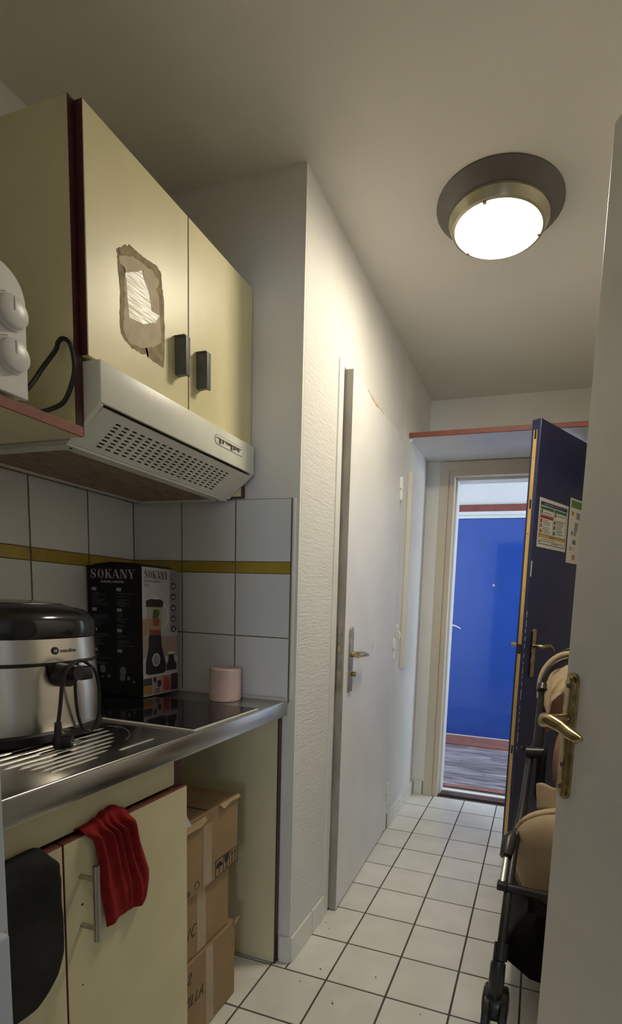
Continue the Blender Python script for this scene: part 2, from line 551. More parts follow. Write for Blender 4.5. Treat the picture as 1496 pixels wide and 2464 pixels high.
# ------------------------------------------------------------------ kitchen wall tiles
ut = MB().box(-0.5, 0.5, -0.5, 0.5, 0.0, 1.0).build('tmp', m_wtile)
uy = MB().box(-0.5, 0.5, -0.5, 0.5, 0.0, 1.0).build('tmp', m_yellow)
rowsz = [(0.885, 1.0885, 0), (1.0885, 1.287, 0), (1.287, 1.322, 1), (1.322, 1.513, 0)]
TT = 0.006
G2 = 0.0052
bedk = MB().box(XK, XK + 0.0045, 0.3, YE - 0.0045, 0.885, 1.513).build('tile_bed', m_wgrout, wall_kitchen)
beda = MB().box(XK + 0.0045, -0.7345, YE - 0.0045, YE, 0.885, 1.513).build('tile_bed', m_wgrout, wall_alcove)
kl = [1.462 - 0.006, 1.2685, 1.0745, 0.8785, 0.682, 0.486, 0.31]
for i in range(len(kl) - 1):
    y1, y0 = kl[i], kl[i + 1]
    for z0, z1, yel in rowsz:
        o = copy_piece(uy if yel else ut, wall_kitchen, (XK + 0.0005, (y0 + y1) / 2, (z0 + z1) / 2), (z1 - z0 - G2 * (0.45 if yel else 0.7), y1 - y0 - G2, TT), (0, PI / 2, 0))
        o.rotation_euler = (0, PI / 2, 0)
        o.name = 'yellow_tile' if yel else 'wall_tile'
al = [XK + 0.006, -1.1325, -0.930, -0.735]
for i in range(3):
    x0, x1 = al[i], al[i + 1]
    for z0, z1, yel in rowsz:
        o = copy_piece(uy if yel else ut, wall_alcove, ((x0 + x1) / 2, YE - 0.0005, (z0 + z1) / 2), (x1 - x0 - G2, z1 - z0 - G2 * (0.45 if yel else 0.7), TT), (PI / 2, 0, 0))
        o.name = 'yellow_tile' if yel else 'wall_tile'
bpy.data.objects.remove(ut)
bpy.data.objects.remove(uy)
# rounded plaster bead finishing the tile edge
MB().tube([(-0.7275, YE - 0.002, 0.90), (-0.7275, YE - 0.002, 1.513)], 0.0065, 8).build('edge_bead', m_wall, wall_alcove, True)

# skirting tiles
bl = struct('baseboard_left', MB().box(XL, XL + 0.004, YE, 1.735, 0, 0.086).box(XL, XL + 0.004, 2.605, YF, 0, 0.086).box(-0.75, XL, YE - 0.004, YE, 0, 0.086), m_wgrout, label='low skirting of white tiles')
us = MB().box(-0.5, 0.5, -0.5, 0.5, 0.0, 1.0).build('tmp', m_tile)
for a, b in ((YE - 0.004, 1.625), (1.625, 1.735), (2.607, 2.72), (2.72, 2.913), (2.913, 3.11), (3.11, 3.2)):
    o = copy_piece(us, bl, (XL + 0.001, (a + b) / 2, 0.045), (0.088, b - a - 0.004, 0.008), (0, PI / 2, 0))
    o.name = 'skirting_tile'
o = copy_piece(us, bl, (-0.7295, YE - 0.001, 0.045), (0.036, 0.088, 0.009), (PI / 2, 0, 0))
o.name = 'skirting_tile'
blf = struct('baseboard_far', MB().box(XL + 0.009, -0.64, YF - 0.004, YF, 0, 0.086), m_wgrout)
o = copy_piece(us, blf, (-0.672, YF - 0.001, 0.045), (0.055, 0.088, 0.008), (PI / 2, 0, 0))
o.name = 'skirting_tile'
bpy.data.objects.remove(us)

# ------------------------------------------------------------------ door in the hall left wall (ajar)
struct('trim_5', MB().box(-0.79, XL + 0.006, 1.737, 1.778, 0, 2.03, 0.002).box(-0.79, XL + 0.002, 2.585, 2.60, 0, 2.03).box(-0.79, XL + 0.002, 1.778, 2.585, 2.022, 2.03),
       m_doorpaint, label='white frame of the white hall door')
ang = math.atan2(0.031, 0.79)
d1 = thing('door_1', 'white painted flush door slightly ajar in the hall wall', None, (XL + 0.004, 2.583, 0.0), 0, None, 'structure')
d1.rotation_euler = (0, 0, ang)
WORLD[d1] = Matrix.Translation(d1.location) @ Matrix.Rotation(ang, 4, 'Z')
LW = 0.792      # leaf runs along local -y
MB().box(-0.038, 0, -LW, 0, 0.008, 2.016, 0.0015).build('leaf', m_doorpaint, d1, local=True)
MB().box(-0.037, -0.001, -LW - 0.0006, -LW + 0.002, 0.010, 2.013).build('leaf_edge', m_edgegrey, d1, local=True)
lp = MB().box(-0.031, -0.008, -LW - 0.0018, -LW + 0.002, 0.87, 1.12).build('lock_plate', m_bronze, d1, local=True)
MB().box(-0.026, -0.013, -LW - 0.006, -LW, 1.025, 1.05, 0.002).build('latch', m_brass, lp, local=True)
hy = -LW + 0.068
hp = MB().prism(arc(0, 0.113, 0.019, 0, PI, 8) + [(-0.019, -0.117), (0.019, -0.117)], (0, hy, 0.985), (0, 1, 0), (0, 0, 1), 0.008, 0.002).build('handle_plate', m_bronze, d1, True, local=True)
hd = MB().tube([(0.006, hy, 1.013), (0.034, hy, 1.013)], 0.0105, 12).tube([(0.034, hy - 0.012, 1.013), (0.036, hy + 0.03, 1.013), (0.034, hy + 0.10, 1.006), (0.028, hy + 0.155, 1.0)], [0.0125, 0.012, 0.0095, 0.006], 12).build('lever', m_brass, hp, True, local=True)
MB().lathe([(0.008, 0.006), (0.008, 0.014), (0.010, 0.018), (0.009, 0.026)], (0, hy, 0.937), 14, 'x').build('thumb_turn', m_brass, hp, True, local=True)
for z in (1.785, 0.985, 0.21):
    h = MB().tube([(0.004, 0.006, z - 0.055), (0.004, 0.006, z + 0.055)], 0.0085, 12).box(-0.002, 0.005, -0.012, 0.004, z, z + 0.052, 0.001).build('hinge', m_tan if False else m_doorpaint, d1, True, local=True)
    MB().tube([(0.004, 0.006, z - 0.004), (0.004, 0.006, z + 0.004)], 0.0115, 12).build('hinge_collar', m_doorpaint, h, True, local=True)
# flaked paint along the head of the leaf and a filled hole
pf = MB()
random.seed(3)
up, lo = [], []
for i in range(15):
    s_ = i / 14
    up.append((-0.62 + 0.25 * s_, 2.012))
    lo.append((-0.62 + 0.25 * s_, 2.012 - (0.002 + 0.016 * max(0.0, math.sin(PI * (s_ - 0.15) / 0.6)) * random.uniform(0.5, 1) * (s_ > 0.15) * (s_ < 0.75))))
pf.prism(up + lo[::-1], (0.0004, 0, 0), (0, 1, 0), (0, 0, 1), 0.0006)
pf.build('paint_flake', m_residue2, d1, local=True)
random.seed(5)
MB().prism([(0.013 * math.cos(a * PI / 5) * random.uniform(0.5, 1.1), 0.024 * math.sin(a * PI / 5) * random.uniform(0.6, 1.1)) for a in range(10)], (0.0004, -0.405, 1.03), (0, 1, 0), (0, 0, 1), 0.0015).build('filler_patch', m_white, d1, local=True)
# small paint lump / hook on the wall near the hinge
hk = thing('wall_hook', 'small white painted hook on the wall beside the hinge', 'hook', (XL, 2.648, 1.06))
MB().prism(arc(0, 0.03, 0.014, 0, PI, 8) + [(-0.012, -0.03), (0.008, -0.03)], (XL, 2.65, 1.065), (0, 1, 0), (0, 0, 1), 0.006, 0.0015).build('back_plate', m_doorpaint, hk, True)
MB().tube([(XL + 0.004, 2.652, 1.075), (XL + 0.018, 2.650, 1.062), (XL + 0.022, 2.645, 1.045), (XL + 0.018, 2.64, 1.03)], [0.005, 0.005, 0.005, 0.004], 8).build('hook_arm', m_doorpaint, hk, True)
# electrical panel board on the wall beside the entrance
pb = thing('panel_board', 'flat white board fixed on the wall beside the entrance', 'panel', (XL, 2.9, 0.865))
MB().box(XL + 0.0, XL + 0.022, 2.752, 3.03, 0.868, 1.905, 0.002).build('board', m_wall, pb)
MB().box(XL + 0.0005, XL + 0.0225, 2.745, 2.7515, 0.868, 1.905, 0.001).build('edge_strip', m_doorbeige, pb)

# ------------------------------------------------------------------ shelf over the entrance
sh = thing('entrance_shelf', 'white shelf with a red front edge above the entrance door', 'shelf', (-0.08, 2.97, 2.07))
MB().box(XL, XR, 2.731, YF, 2.072, 2.092).build('shelf_board', m_doorpaint, sh)
MB().box(XL, XR, 2.722, 2.731, 2.070, 2.094, 0.001).build('front_edge', m_redshelf, sh)
MB().prism([(0, 0), (0.022, 0), (0.0, -0.03)], (XL, 2.735, 2.072), (1, 0, 0), (0, 0, 1), -0.02).build('bracket', m_doorpaint, sh)

# ------------------------------------------------------------------ entrance frame and threshold
struct('trim_6', MB().box(-0.632, -0.578, YF - 0.014, YF, 0, 2.07, 0.003).box(XD1 + 0.035, XD1 + 0.09, YF - 0.014, YF, 0, 2.07, 0.003)
       .box(-0.632, XD1 + 0.09, YF - 0.013, YF, 2.018, 2.069, 0.003), m_tan, label='tan painted casing around the entrance doorway')
struct('trim_7', MB().box(-0.578, XD0, YF - 0.006, 3.33, 0, 2.02, 0.002).box(XD1, XD1 + 0.035, YF - 0.006, 3.33, 0, 2.02, 0.002).box(XD0, XD1, YF - 0.006, 3.33, 1.985, 2.02, 0.002),
       m_tan, label='beige inner frame of the entrance doorway')
struct('trim_12', MB().box(XD0 - 0.004, XD0 + 0.012, 3.262, 3.36, 0, 1.985, 0.002).box(XD1 - 0.012, XD1 + 0.004, 3.262, 3.36, 0, 1.985, 0.002).box(XD0 + 0.012, XD1 - 0.012, 3.262, 3.36, 1.972, 1.988, 0.002), m_land, label='stop strip inside the entrance doorway, coloured white as lit from the landing')  # lit inner jamb made a white piece of its own
struct('trim_8', MB().box(XD0 - 0.03, XD0 + 0.004, 3.345, 3.372, ZL, 2.04, 0.002).box(XD0 + 0.004, XD1, 3.345, 3.372, 1.975, 2.04, 0.002).box(XD1 - 0.004, XD1 + 0.03, 3.345, 3.372, ZL, 2.04, 0.002), m_land)
struct('trim_9', MB().box(XD0 + 0.012, XD1 - 0.012, 3.235, 3.30, -0.002, 0.012, 0.003), m_brown, label='dark brown threshold bar of the entrance')
struct('trim_10', MB().box(XD0 + 0.013, XD1 - 0.013, 3.30, 3.345, -0.002, 0.018, 0.002), m_land, label='white threshold strip of the entrance')
struct('trim_11', MB().box(XD0 + 0.013, XD1 - 0.013, 3.374, 3.424, -0.002, ZL + 0.003, 0.002), m_redwood, label='reddish worn strip along the landing floor edge')

# ------------------------------------------------------------------ door across the landing
d3 = thing('door_3', 'bright blue door with a peephole across the landing', None, (-0.38, YN, ZL), 0, None, 'structure')
MB().box(-0.86, 0.09, YN - 0.024, YN - 0.001, 0.042, 2.0, 0.003).build('leaf', m_blue, d3)
MB().box(-0.93, -0.862, YN - 0.03, YN, ZL + 0.013, 2.062, 0.003).box(0.092, 0.16, YN - 0.03, YN, ZL + 0.013, 2.062, 0.003).box(-0.862, 0.092, YN - 0.03, YN, 2.002, 2.028, 0.003).box(-0.862, 0.092, YN - 0.026, YN, 2.03, 2.062, 0.003).build('frame', m_land, d3)
MB().box(-0.86, 0.09, YN - 0.03, YN, 0.033, 0.041).build('sill_strip', m_land, d3)
MB().lathe([(0.012, 0), (0.012, -0.006), (0.007, -0.008)], (-0.412, YN - 0.024, 1.42), 16, 'y').build('peephole', m_chrome, d3, True)
pl = MB().prism(arc(0, 0.1, 0.017, 0, PI, 8) + arc(0, -0.1, 0.017, PI, 2 * PI, 8), (-0.79, YN - 0.024, 1.015), (1, 0, 0), (0, 0, 1), 0.008, 0.002).build('handle_plate', m_white, d3, True)
MB().tube([(-0.79, YN - 0.03, 1.05), (-0.79, YN - 0.07, 1.05), (-0.76, YN - 0.075, 1.055), (-0.715, YN - 0.07, 1.045), (-0.675, YN - 0.065, 1.025)], [0.010, 0.010, 0.0095, 0.008, 0.006], 10).build('lever', m_white, pl, True)

# ------------------------------------------------------------------ open blue entrance door (local x along the leaf from its free edge, y towards its far face)
BA = math.atan2(0.882, 0.471)
d2 = thing('door_2', 'blue entrance door, coloured dark for shade, standing open with a brass lock strip', None, (-0.059, 2.497, 0.0), BA, None, 'structure')
TB = 0.044
MB().box(0, 0.835, 0, TB, 0.012, 2.045, 0.002).build('leaf', m_shadeblue, d2, local=True)
es = MB().box(-0.0022, 0.001, TB * 0.36, TB * 0.36 + 0.017, 0.075, 2.0).build('lock_strip', m_brassf, d2, local=True)
MB().box(-0.0026, 0.0, TB * 0.36 - 0.003, TB * 0.36 + 0.022, 1.005, 1.05).build('lock_mouth', m_dark, es, local=True)
for z in (1.98, 1.68, 0.55):
    MB().box(-0.0030, 0.0, TB * 0.36 + 0.003, TB * 0.36 + 0.012, z - 0.02, z + 0.02).build('bolt_hole', m_dark, es, local=True)
for z in (1.88, 1.55, 1.30, 0.85, 0.35):
    MB().lathe([(0.004, -0.0034), (0.004, -0.001)], (0, TB * 0.36 + 0.0085, z), 8, 'x').build('screw', m_bronze, es, local=True)
MB().box(0.002, 0.012, -0.0008, 0.002, 1.36, 1.43).build('paper_tab', m_paper, d2, local=True)
hp = MB().prism(arc(0, 0.1, 0.0155, 0, PI, 8) + arc(0, -0.1, 0.0155, PI, 2 * PI, 8), (0.073, -0.0085, 1.008), (1, 0, 0), (0, 0, 1), -0.0085, 0.002).build('handle_plate', m_brass, d2, True, local=True)
MB().tube([(0.073, -0.008, 1.042), (0.073, -0.05, 1.042), (0.085, -0.055, 1.043), (0.13, -0.055, 1.046), (0.165, -0.054, 1.036), (0.185, -0.052, 1.018)], [0.0095, 0.0095, 0.010, 0.008, 0.0065, 0.005], 10).build('lever', m_brass, hp, True, local=True)
hq = MB().prism(arc(0, 0.1, 0.0155, 0, PI, 8) + arc(0, -0.1, 0.0155, PI, 2 * PI, 8), (0.073, TB, 1.008), (1, 0, 0), (0, 0, 1), -0.0085, 0.002).build('outer_handle_plate', m_brass, d2, True, local=True)
MB().tube([(0.073, TB + 0.008, 1.042), (0.073, TB + 0.045, 1.042), (0.073, TB + 0.062, 1.042)], [0.009, 0.009, 0.013], 10).build('outer_knob', m_brass, hq, True, local=True)
scr = MB()
random.seed(11)
zz = 0.55
while zz < 1.2:
    scr.box(0.0002, 0.0016, -0.0006, 0.0008, zz, zz + random.uniform(0.008, 0.03))
    zz += random.uniform(0.02, 0.045)
scr.build('edge_chips', m_paper, d2, local=True)


def door_pt(s, z, h):
    ca, sa = math.cos(BA), math.sin(BA)
    return Vector((-0.059 + s * ca + h * sa, 2.497 + s * sa - h * ca, z))


def poster(name, label, s0, s1, z0, z1, blocks, lines):
    ca, sa = math.cos(BA), math.sin(BA)
    o0 = door_pt(s0, z0, 0.0008)
    u, v = (ca, sa, 0), (0, 0, 1)
    W_, H_ = s1 - s0, z1 - z0
    p = thing(name, label, 'poster', o0)
    MB().prism([(0, 0), (W_, 0), (W_, H_), (0, H_)], o0, u, v, 0.0006).build('sheet', m_paper, p)
    for nm, c, rects in blocks:
        for x0, x1, y0, y1 in rects:
            MB().prism([(x0 * W_, y0 * H_), (x1 * W_, y0 * H_), (x1 * W_, y1 * H_), (x0 * W_, y1 * H_)], Vector(o0) + Vector((sa, -ca, 0)) * 0.0006, u, v, 0.0003).build(nm, flat(nm, c), p)
    mb = MB()
    for x0, y0, ln, th in lines:
        mb.prism([(x0 * W_, y0 * H_), ((x0 + ln) * W_, y0 * H_), ((x0 + ln) * W_, (y0 + th) * H_), (x0 * W_, (y0 + th) * H_)], Vector(o0) + Vector((sa, -ca, 0)) * 0.0009, u, v, 0.0002)
    mb.build('text_lines', flat('text_grey', (0.12, 0.12, 0.13)), p)['kind'] = 'stuff'
    return p


B1 = [('frame_navy', (0.03, 0.035, 0.09), [(0.04, 0.96, 0.855, 0.93), (0.04, 0.052, 0.07, 0.93), (0.948, 0.96, 0.07, 0.93), (0.04, 0.96, 0.07, 0.082), (0.49, 0.50, 0.27, 0.86), (0.04, 0.96, 0.265, 0.277), (0.05, 0.49, 0.665, 0.675)]),
      ('header_green', (0.03, 0.13, 0.07), [(0.06, 0.48, 0.775, 0.835), (0.51, 0.94, 0.775, 0.835), (0.07, 0.12, 0.69, 0.765), (0.53, 0.58, 0.68, 0.76), (0.52, 0.58, 0.53, 0.6), (0.52, 0.58, 0.42, 0.50), (0.52, 0.58, 0.3, 0.38)]),
      ('header_red', (0.30, 0.02, 0.02), [(0.06, 0.48, 0.6, 0.655), (0.07, 0.12, 0.5, 0.58), (0.07, 0.12, 0.41, 0.48), (0.07, 0.12, 0.3, 0.37), (0.6, 0.9, 0.61, 0.622)]),
      ('header_yellow', (0.48, 0.30, 0.04), [(0.052, 0.948, 0.205, 0.262)]),
      ('title_white', (0.45, 0.45, 0.5), [(0.14 + 0.06 * i, 0.19 + 0.06 * i, 0.878, 0.908) for i in range(12)])]
random.seed(21)
L1 = [(0.15, 0.71, 0.26, 0.012), (0.61, 0.72, 0.3, 0.012)]
for i in range(7):
    L1.append((0.15, 0.56 - i * 0.04 if i < 3 else 0.53 - i * 0.036, random.uniform(0.16, 0.28), 0.011))
for i in range(8):
    L1.append((0.61, 0.58 - i * 0.035, random.uniform(0.18, 0.3), 0.011))
L1 += [(0.13, 0.17, 0.5, 0.012), (0.13, 0.13, 0.32, 0.012), (0.56, 0.13, 0.33, 0.012), (0.56, 0.105, 0.15, 0.012), (0.40, 0.222, 0.16, 0.02), (0.07, 0.1, 0.04, 0.05), (0.49, 0.1, 0.04, 0.05)]
poster('safety_poster', 'white notice with green, red and yellow headings on the blue door', 0.036, 0.316, 1.497, 1.716, B1, L1)
B2 = [('band_green', (0.11, 0.20, 0.06), [(0.05, 0.97, 0.86, 0.97)]),
      ('picture_grey', (0.25, 0.25, 0.26), [(0.36, 0.55, 0.7, 0.8), (0.3, 0.5, 0.6, 0.64), (0.3, 0.46, 0.5, 0.6), (0.15, 0.26, 0.44, 0.5), (0.3, 0.4, 0.43, 0.5), (0.14, 0.22, 0.2, 0.26), (0.3, 0.34, 0.2, 0.25)]),
      ('picture_teal', (0.10, 0.19, 0.24), [(0.25, 0.42, 0.30, 0.37)]),
      ('picture_orange', (0.42, 0.24, 0.13), [(0.28, 0.45, 0.06, 0.14), (0.1, 0.22, 0.74, 0.8)])]
poster('leaflet_poster', 'pale leaflet with a green top band on the blue door, half hidden', 0.331, 0.541, 1.45, 1.762, B2, [(0.55, 0.7, 0.3, 0.01), (0.55, 0.66, 0.3, 0.01), (0.55, 0.4, 0.3, 0.01), (0.55, 0.36, 0.3, 0.01)])

# ------------------------------------------------------------------ white kitchen door open towards the camera side
WA = math.atan2(-0.883, 0.469)
d4 = thing('door_4', 'off-white door with a worn brass handle standing open at the right', None, (0.056, 1.06, 0.0), WA, None, 'structure')
# local x runs from the free edge to the hinge; the face seen is at local y = 0, its outside is local -y
MB().box(0, 0.84, 0, 0.038, 0.012, 2.03, 0.003).build('leaf', m_doorbeige, d4, local=True)
hp = MB().prism(arc(0, 0.1025, 0.0195, 0, PI, 10) + arc(0, -0.1025, 0.0195, PI, 2 * PI, 10), (0.0285, -0.005, 0.969), (1, 0, 0), (0, 0, 1), -0.005).build('handle_plate', m_brass, d4, True, local=True)
MB().prism(arc(0, 0.1025, 0.0135, 0, PI, 10) + arc(0, -0.1025, 0.0135, PI, 2 * PI, 10), (0.0285, -0.0105, 0.969), (1, 0, 0), (0, 0, 1), -0.0055, 0.002).build('plate_ridge', m_brass, hp, True, local=True)
for z in (1.066, 0.872, 0.915):
    MB().lathe([(0.0045, 0), (0.0045, -0.002)], (0.0285, -0.0105, z), 10, 'y').build('screw', m_brown, hp, local=True)
MB().tube([(0.0285, -0.008, 1.003), (0.0285, -0.045, 1.003)], [0.0105, 0.009], 14).tube(
    [(0.0265, -0.040, 0.998), (0.030, -0.055, 1.000), (0.040, -0.060, 1.004), (0.060, -0.058, 1.006), (0.085, -0.052, 1.001), (0.105, -0.048, 0.994), (0.125, -0.046, 0.991), (0.138, -0.046, 0.992)],
    [0.008, 0.013, 0.0135, 0.012, 0.0105, 0.010, 0.009, 0.004], 14).build('lever', m_brass, hp, True, local=True)

# ------------------------------------------------------------------ ceiling lamp
lc = (-0.212, 1.768)
cl = thing('ceiling_lamp', 'round ceiling lamp with a backlit ring coloured dark and glowing glass', 'lamp', (lc[0], lc[1], ZC))
MB().lathe([(0.190, ZC), (0.1905, ZC - 0.004), (0.176, ZC - 0.014), (0.156, ZC - 0.034), (0.146, ZC - 0.038), (0.12, ZC - 0.038)], (*lc, 0), 64).build('ring', m_ring, cl, True)
MB().lathe([(0.150, ZC - 0.037), (0.151, ZC - 0.044), (0.146, ZC - 0.052), (0.139, ZC - 0.066), (0.131, ZC - 0.069), (0.127, ZC - 0.064), (0.127, ZC - 0.037)], (*lc, 0), 64).build('trim_ring', m_brass if False else mat('pale_brass_glass', (0.50, 0.46, 0.33), 0.25, 0.6), cl, True)
MB().lathe([(0.126, ZC - 0.060), (0.1255, ZC - 0.068), (0.110, ZC - 0.076), (0.08, ZC - 0.082), (0.04, ZC - 0.0855), (0.004, ZC - 0.0865)], (*lc, 0), 48).build('diffuser', m_lampglass, cl, True)
for a in (0.35, 2.5, 4.5):
    x, y = lc[0] + 0.128 * math.cos(a), lc[1] + 0.128 * math.sin(a)
    MB().box(x - 0.006, x + 0.006, y - 0.006, y + 0.006, ZC - 0.073, ZC - 0.062, 0.002).build('clip', m_bronze, cl, True)

# ------------------------------------------------------------------ upper cabinet
XF = -0.880
uc = thing('upper_cabinet', 'cream wall cabinet with two doors and dark red edges', 'cabinet', (-1.1, 1.15, 1.515))
YA, YB = 0.838, 1.458
ZB, ZT = 1.517, 2.118
for y0, y1 in ((YA, YA + 0.018), (YB - 0.018, YB)):
    sp = MB().box(XK + 0.001, XF - 0.022, y0, y1, ZB + 0.0015, ZT).build('side_panel', m_cream, uc)
    MB().box(XF - 0.0218, XF - 0.0195, y0, y1, ZB, ZT).box(XK + 0.001, XF - 0.0218, y0, y1, ZB - 0.0005, ZB + 0.0014).build('edge_band', m_rededge, sp)
MB().box(XK + 0.001, XF - 0.022, YA + 0.018, YB - 0.018, ZT - 0.018, ZT).build('top_panel', m_cream, uc)
MB().box(XK + 0.001, XF - 0.022, YA + 0.018, YB - 0.018, 1.670, 1.686).build('bottom_panel', m_cream, uc)
MB().box(XK + 0.001, XK + 0.005, YA + 0.018, YB - 0.018, 1.686, ZT - 0.018).build('back_panel', m_cream, uc)
dl = MB().box(XF - 0.018, XF, YA + 0.014, 1.1585, 1.667, ZT - 0.001, 0.0012).build('door', m_cream, uc)
dr = MB().box(XF - 0.018, XF, 1.1615, YB, 1.667, ZT - 0.001, 0.0012).build('door', m_cream, uc)
MB().box(XF - 0.0176, XF - 0.0006, YA + 0.0128, YA + 0.0139, 1.668, ZT - 0.002).build('edge_band', m_rededge, dl)
MB().box(XF - 0.0176, XF - 0.0006, 1.1604, 1.1614, 1.668, ZT - 0.002).build('edge_band', m_rededge, dr)
for d, y, sg in ((dl, 1.117, 1), (dr, 1.200, 1)):
    h = MB().prism([(0, -0.009), (0.024, -0.003), (0.029, -0.008), (0.031, -0.006), (0.029, 0.012), (0.025, 0.012), (0.023, 0.003), (0, 0.009)], (XF, y, 1.735), (1, 0, 0), (0, 1, 0), 0.088, 0.001).build('pull_handle', m_grey, d, True)
    MB().box(XF, XF + 0.030, y - 0.011, y + 0.0115, 1.8205, 1.8235, 0.0008).build('handle_cap', m_grey, h)
RES = [(0.93, 1.905), (0.936, 1.914), (0.966, 1.936), (0.995, 1.936), (1.022, 1.938), (1.045, 1.942), (1.062, 1.937), (1.065, 1.91), (1.07, 1.883), (1.072, 1.829), (1.07, 1.734), (1.042, 1.734), (1.016, 1.734), (1.019, 1.745), (1.002, 1.734), (0.97, 1.733), (0.949, 1.738), (0.936, 1.752), (0.935, 1.797), (0.937, 1.84), (0.932, 1.882)]
INN = [(0.936, 1.897), (0.974, 1.918), (1.005, 1.921), (1.033, 1.924), (1.053, 1.915), (1.053, 1.903), (1.044, 1.891), (1.053, 1.881), (1.055, 1.848), (1.06, 1.785), (1.036, 1.766), (0.991, 1.744), (0.96, 1.739), (0.945, 1.757), (0.946, 1.792), (0.951, 1.83), (0.947, 1.852), (0.953, 1.883), (0.937, 1.884)]
FOI = [(0.952, 1.873), (1.001, 1.905), (1.005, 1.892), (1.021, 1.873), (1.029, 1.838), (1.055, 1.84), (1.043, 1.821), (1.003, 1.798), (0.961, 1.789), (0.957, 1.823)]
RED = [(1.001, 1.9055), (1.005, 1.908), (1.026, 1.874), (1.033, 1.846), (1.029, 1.842), (1.021, 1.873), (1.005, 1.892)]


def ragged(pts, amp, n=4, seed=1):
    random.seed(seed)
    out = []
    for i, p in enumerate(pts):
        q = pts[(i + 1) % len(pts)]
        for k in range(n):
            t = k / n
            out.append((p[0] + (q[0] - p[0]) * t + random.uniform(-amp, amp), p[1] + (q[1] - p[1]) * t + random.uniform(-amp, amp)))
    return out


rs = MB().prism(ragged(RES, 0.0018, 5, 1), (XF, 0, 0), (0, 1, 0), (0, 0, 1), 0.0005).build('sticker_residue', m_residue, dl)
rs['label'] = 'torn brown sticker residue'
MB().prism(ragged(INN, 0.0018, 4, 2), (XF + 0.0005, 0, 0), (0, 1, 0), (0, 0, 1), 0.0003).build('paper_layer', m_residue2, rs)
MB().prism(ragged(FOI, 0.0009, 3, 3), (XF + 0.0008, 0, 0), (0, 1, 0), (0, 0, 1), 0.0003).build('foil_remnant', m_foil, rs)
MB().prism(RED, (XF + 0.0011, 0, 0), (0, 1, 0), (0, 0, 1), 0.0002).build('red_tear', m_rededge, rs)

# ------------------------------------------------------------------ range hood
hood = thing('range_hood', 'yellowed white range hood with a slotted grille under the cream wall cabinet', 'range hood', (-1.1, 1.15, 1.505))
HA, HB = YA + 0.020, YB - 0.020
xv, zv0, zv1 = -0.858, 1.580, 1.662
MB().box(XK + 0.03, -0.945, HA, HB, 1.5095, 1.660, 0.002).build('body', m_hood, hood)
cap_l = [(-0.945, 1.5085), (-0.945, 1.660), (-0.862, 1.660), (-0.862, 1.5765)]
for y0 in (HA - 0.001, HB - 0.011):
    MB().prism(cap_l, (0, y0 + 0.012, 0), (1, 0, 0), (0, 0, 1), 0.012, 0.001).build('end_cap', m_hood, hood)
MB().box(-0.866, xv, HA + 0.001, HB + 0.004, zv0, zv1, 0.003).build('visor', m_hood, hood, True)
MB().box(-0.945, -0.866, HA + 0.012, HB - 0.012, 1.652, 1.6595).build('top_plate', m_hood, hood)
# slotted grille: a real perforated panel along the slope
A_ = Vector((-0.8645, 0, 1.5735))
B_ = Vector((-0.946, 0, 1.5105))
dv = (B_ - A_)
SL = dv.length
dv.normalize()
nv_ = Vector((-dv.z, 0, dv.x))
if nv_.z > 0:
    nv_ = -nv_
gy0, gy1 = HA + 0.011, HB - 0.011
ncol, nrow = 18, 8
cy = [gy0] + [v for k in range(ncol) for v in (0.921 + k * 0.0238, 0.921 + k * 0.0238 + 0.0150)] + [gy1]
cs = [0.0] + [v for k in range(nrow) for v in (0.020 + k * 0.0096, 0.020 + k * 0.0096 + 0.0046)] + [SL]
gm = MB()
for lay, off in ((0, 0.0), (1, -0.0025)):
    pass
gv = {}


def gvert(i, j, l):
    k = (i, j, l)
    if k not in gv:
        p = A_ + dv * cs[i] + nv_ * (-0.0025 * l)
        gv[k] = gm.bm.verts.new((p.x, cy[j] + (0.0035 if False else 0), p.z))
    return gv[k]


for i in range(len(cs) - 1):
    for j in range(len(cy) - 1):
        hole = i % 2 == 1 and j % 2 == 1
        if not hole:
            for l in (0, 1):
                gm.bm.faces.new((gvert(i, j, l), gvert(i, j + 1, l), gvert(i + 1, j + 1, l), gvert(i + 1, j, l)))
        else:
            for (a, b) in (((i, j), (i, j + 1)), ((i, j + 1), (i + 1, j + 1)), ((i + 1, j + 1), (i + 1, j)), ((i + 1, j), (i, j))):
                gm.bm.faces.new((gvert(*a, 0), gvert(*b, 0), gvert(*b, 1), gvert(*a, 1)))
gm.build('grille', m_hood, hood)
bk = MB()
p0, p1 = A_ + dv * 0.01 - nv_ * 0.006, A_ + dv * (SL - 0.004) - nv_ * 0.006
bk.prism([(gy0, 0), (gy1, 0), (gy1, (p1 - p0).length), (gy0, (p1 - p0).length)], p0, (0, 1, 0), (p1 - p0).normalized(), 0.0015)
bk.build('grille_shade_plate', m_dark, hood)  # dark plate stands in for the shade inside the hood
fl = MB().box(XK + 0.075, -0.985, HA + 0.03, HB - 0.03, 1.5055, 1.5095).build('filter', m_filter, hood)
MB().box(XK + 0.06, -0.950, HA + 0.002, HA + 0.03, 1.504, 1.5095, 0.001).box(XK + 0.06, -0.950, HB - 0.03, HB - 0.002, 1.504, 1.5095, 0.001).box(-0.985, -0.950, HA + 0.03, HB - 0.03, 1.504, 1.5095, 0.001).box(XK + 0.06, XK + 0.075, HA + 0.03, HB - 0.03, 1.504, 1.5095, 0.001).build('filter_frame', m_hood, fl)
for x, y in ((-0.96, HA + 0.02), (-0.975, HB - 0.015)):
    MB().lathe([(0.003, 1.5045), (0.003, 1.5025)], (x, y, 0), 8).build('screw', m_dark, hood)
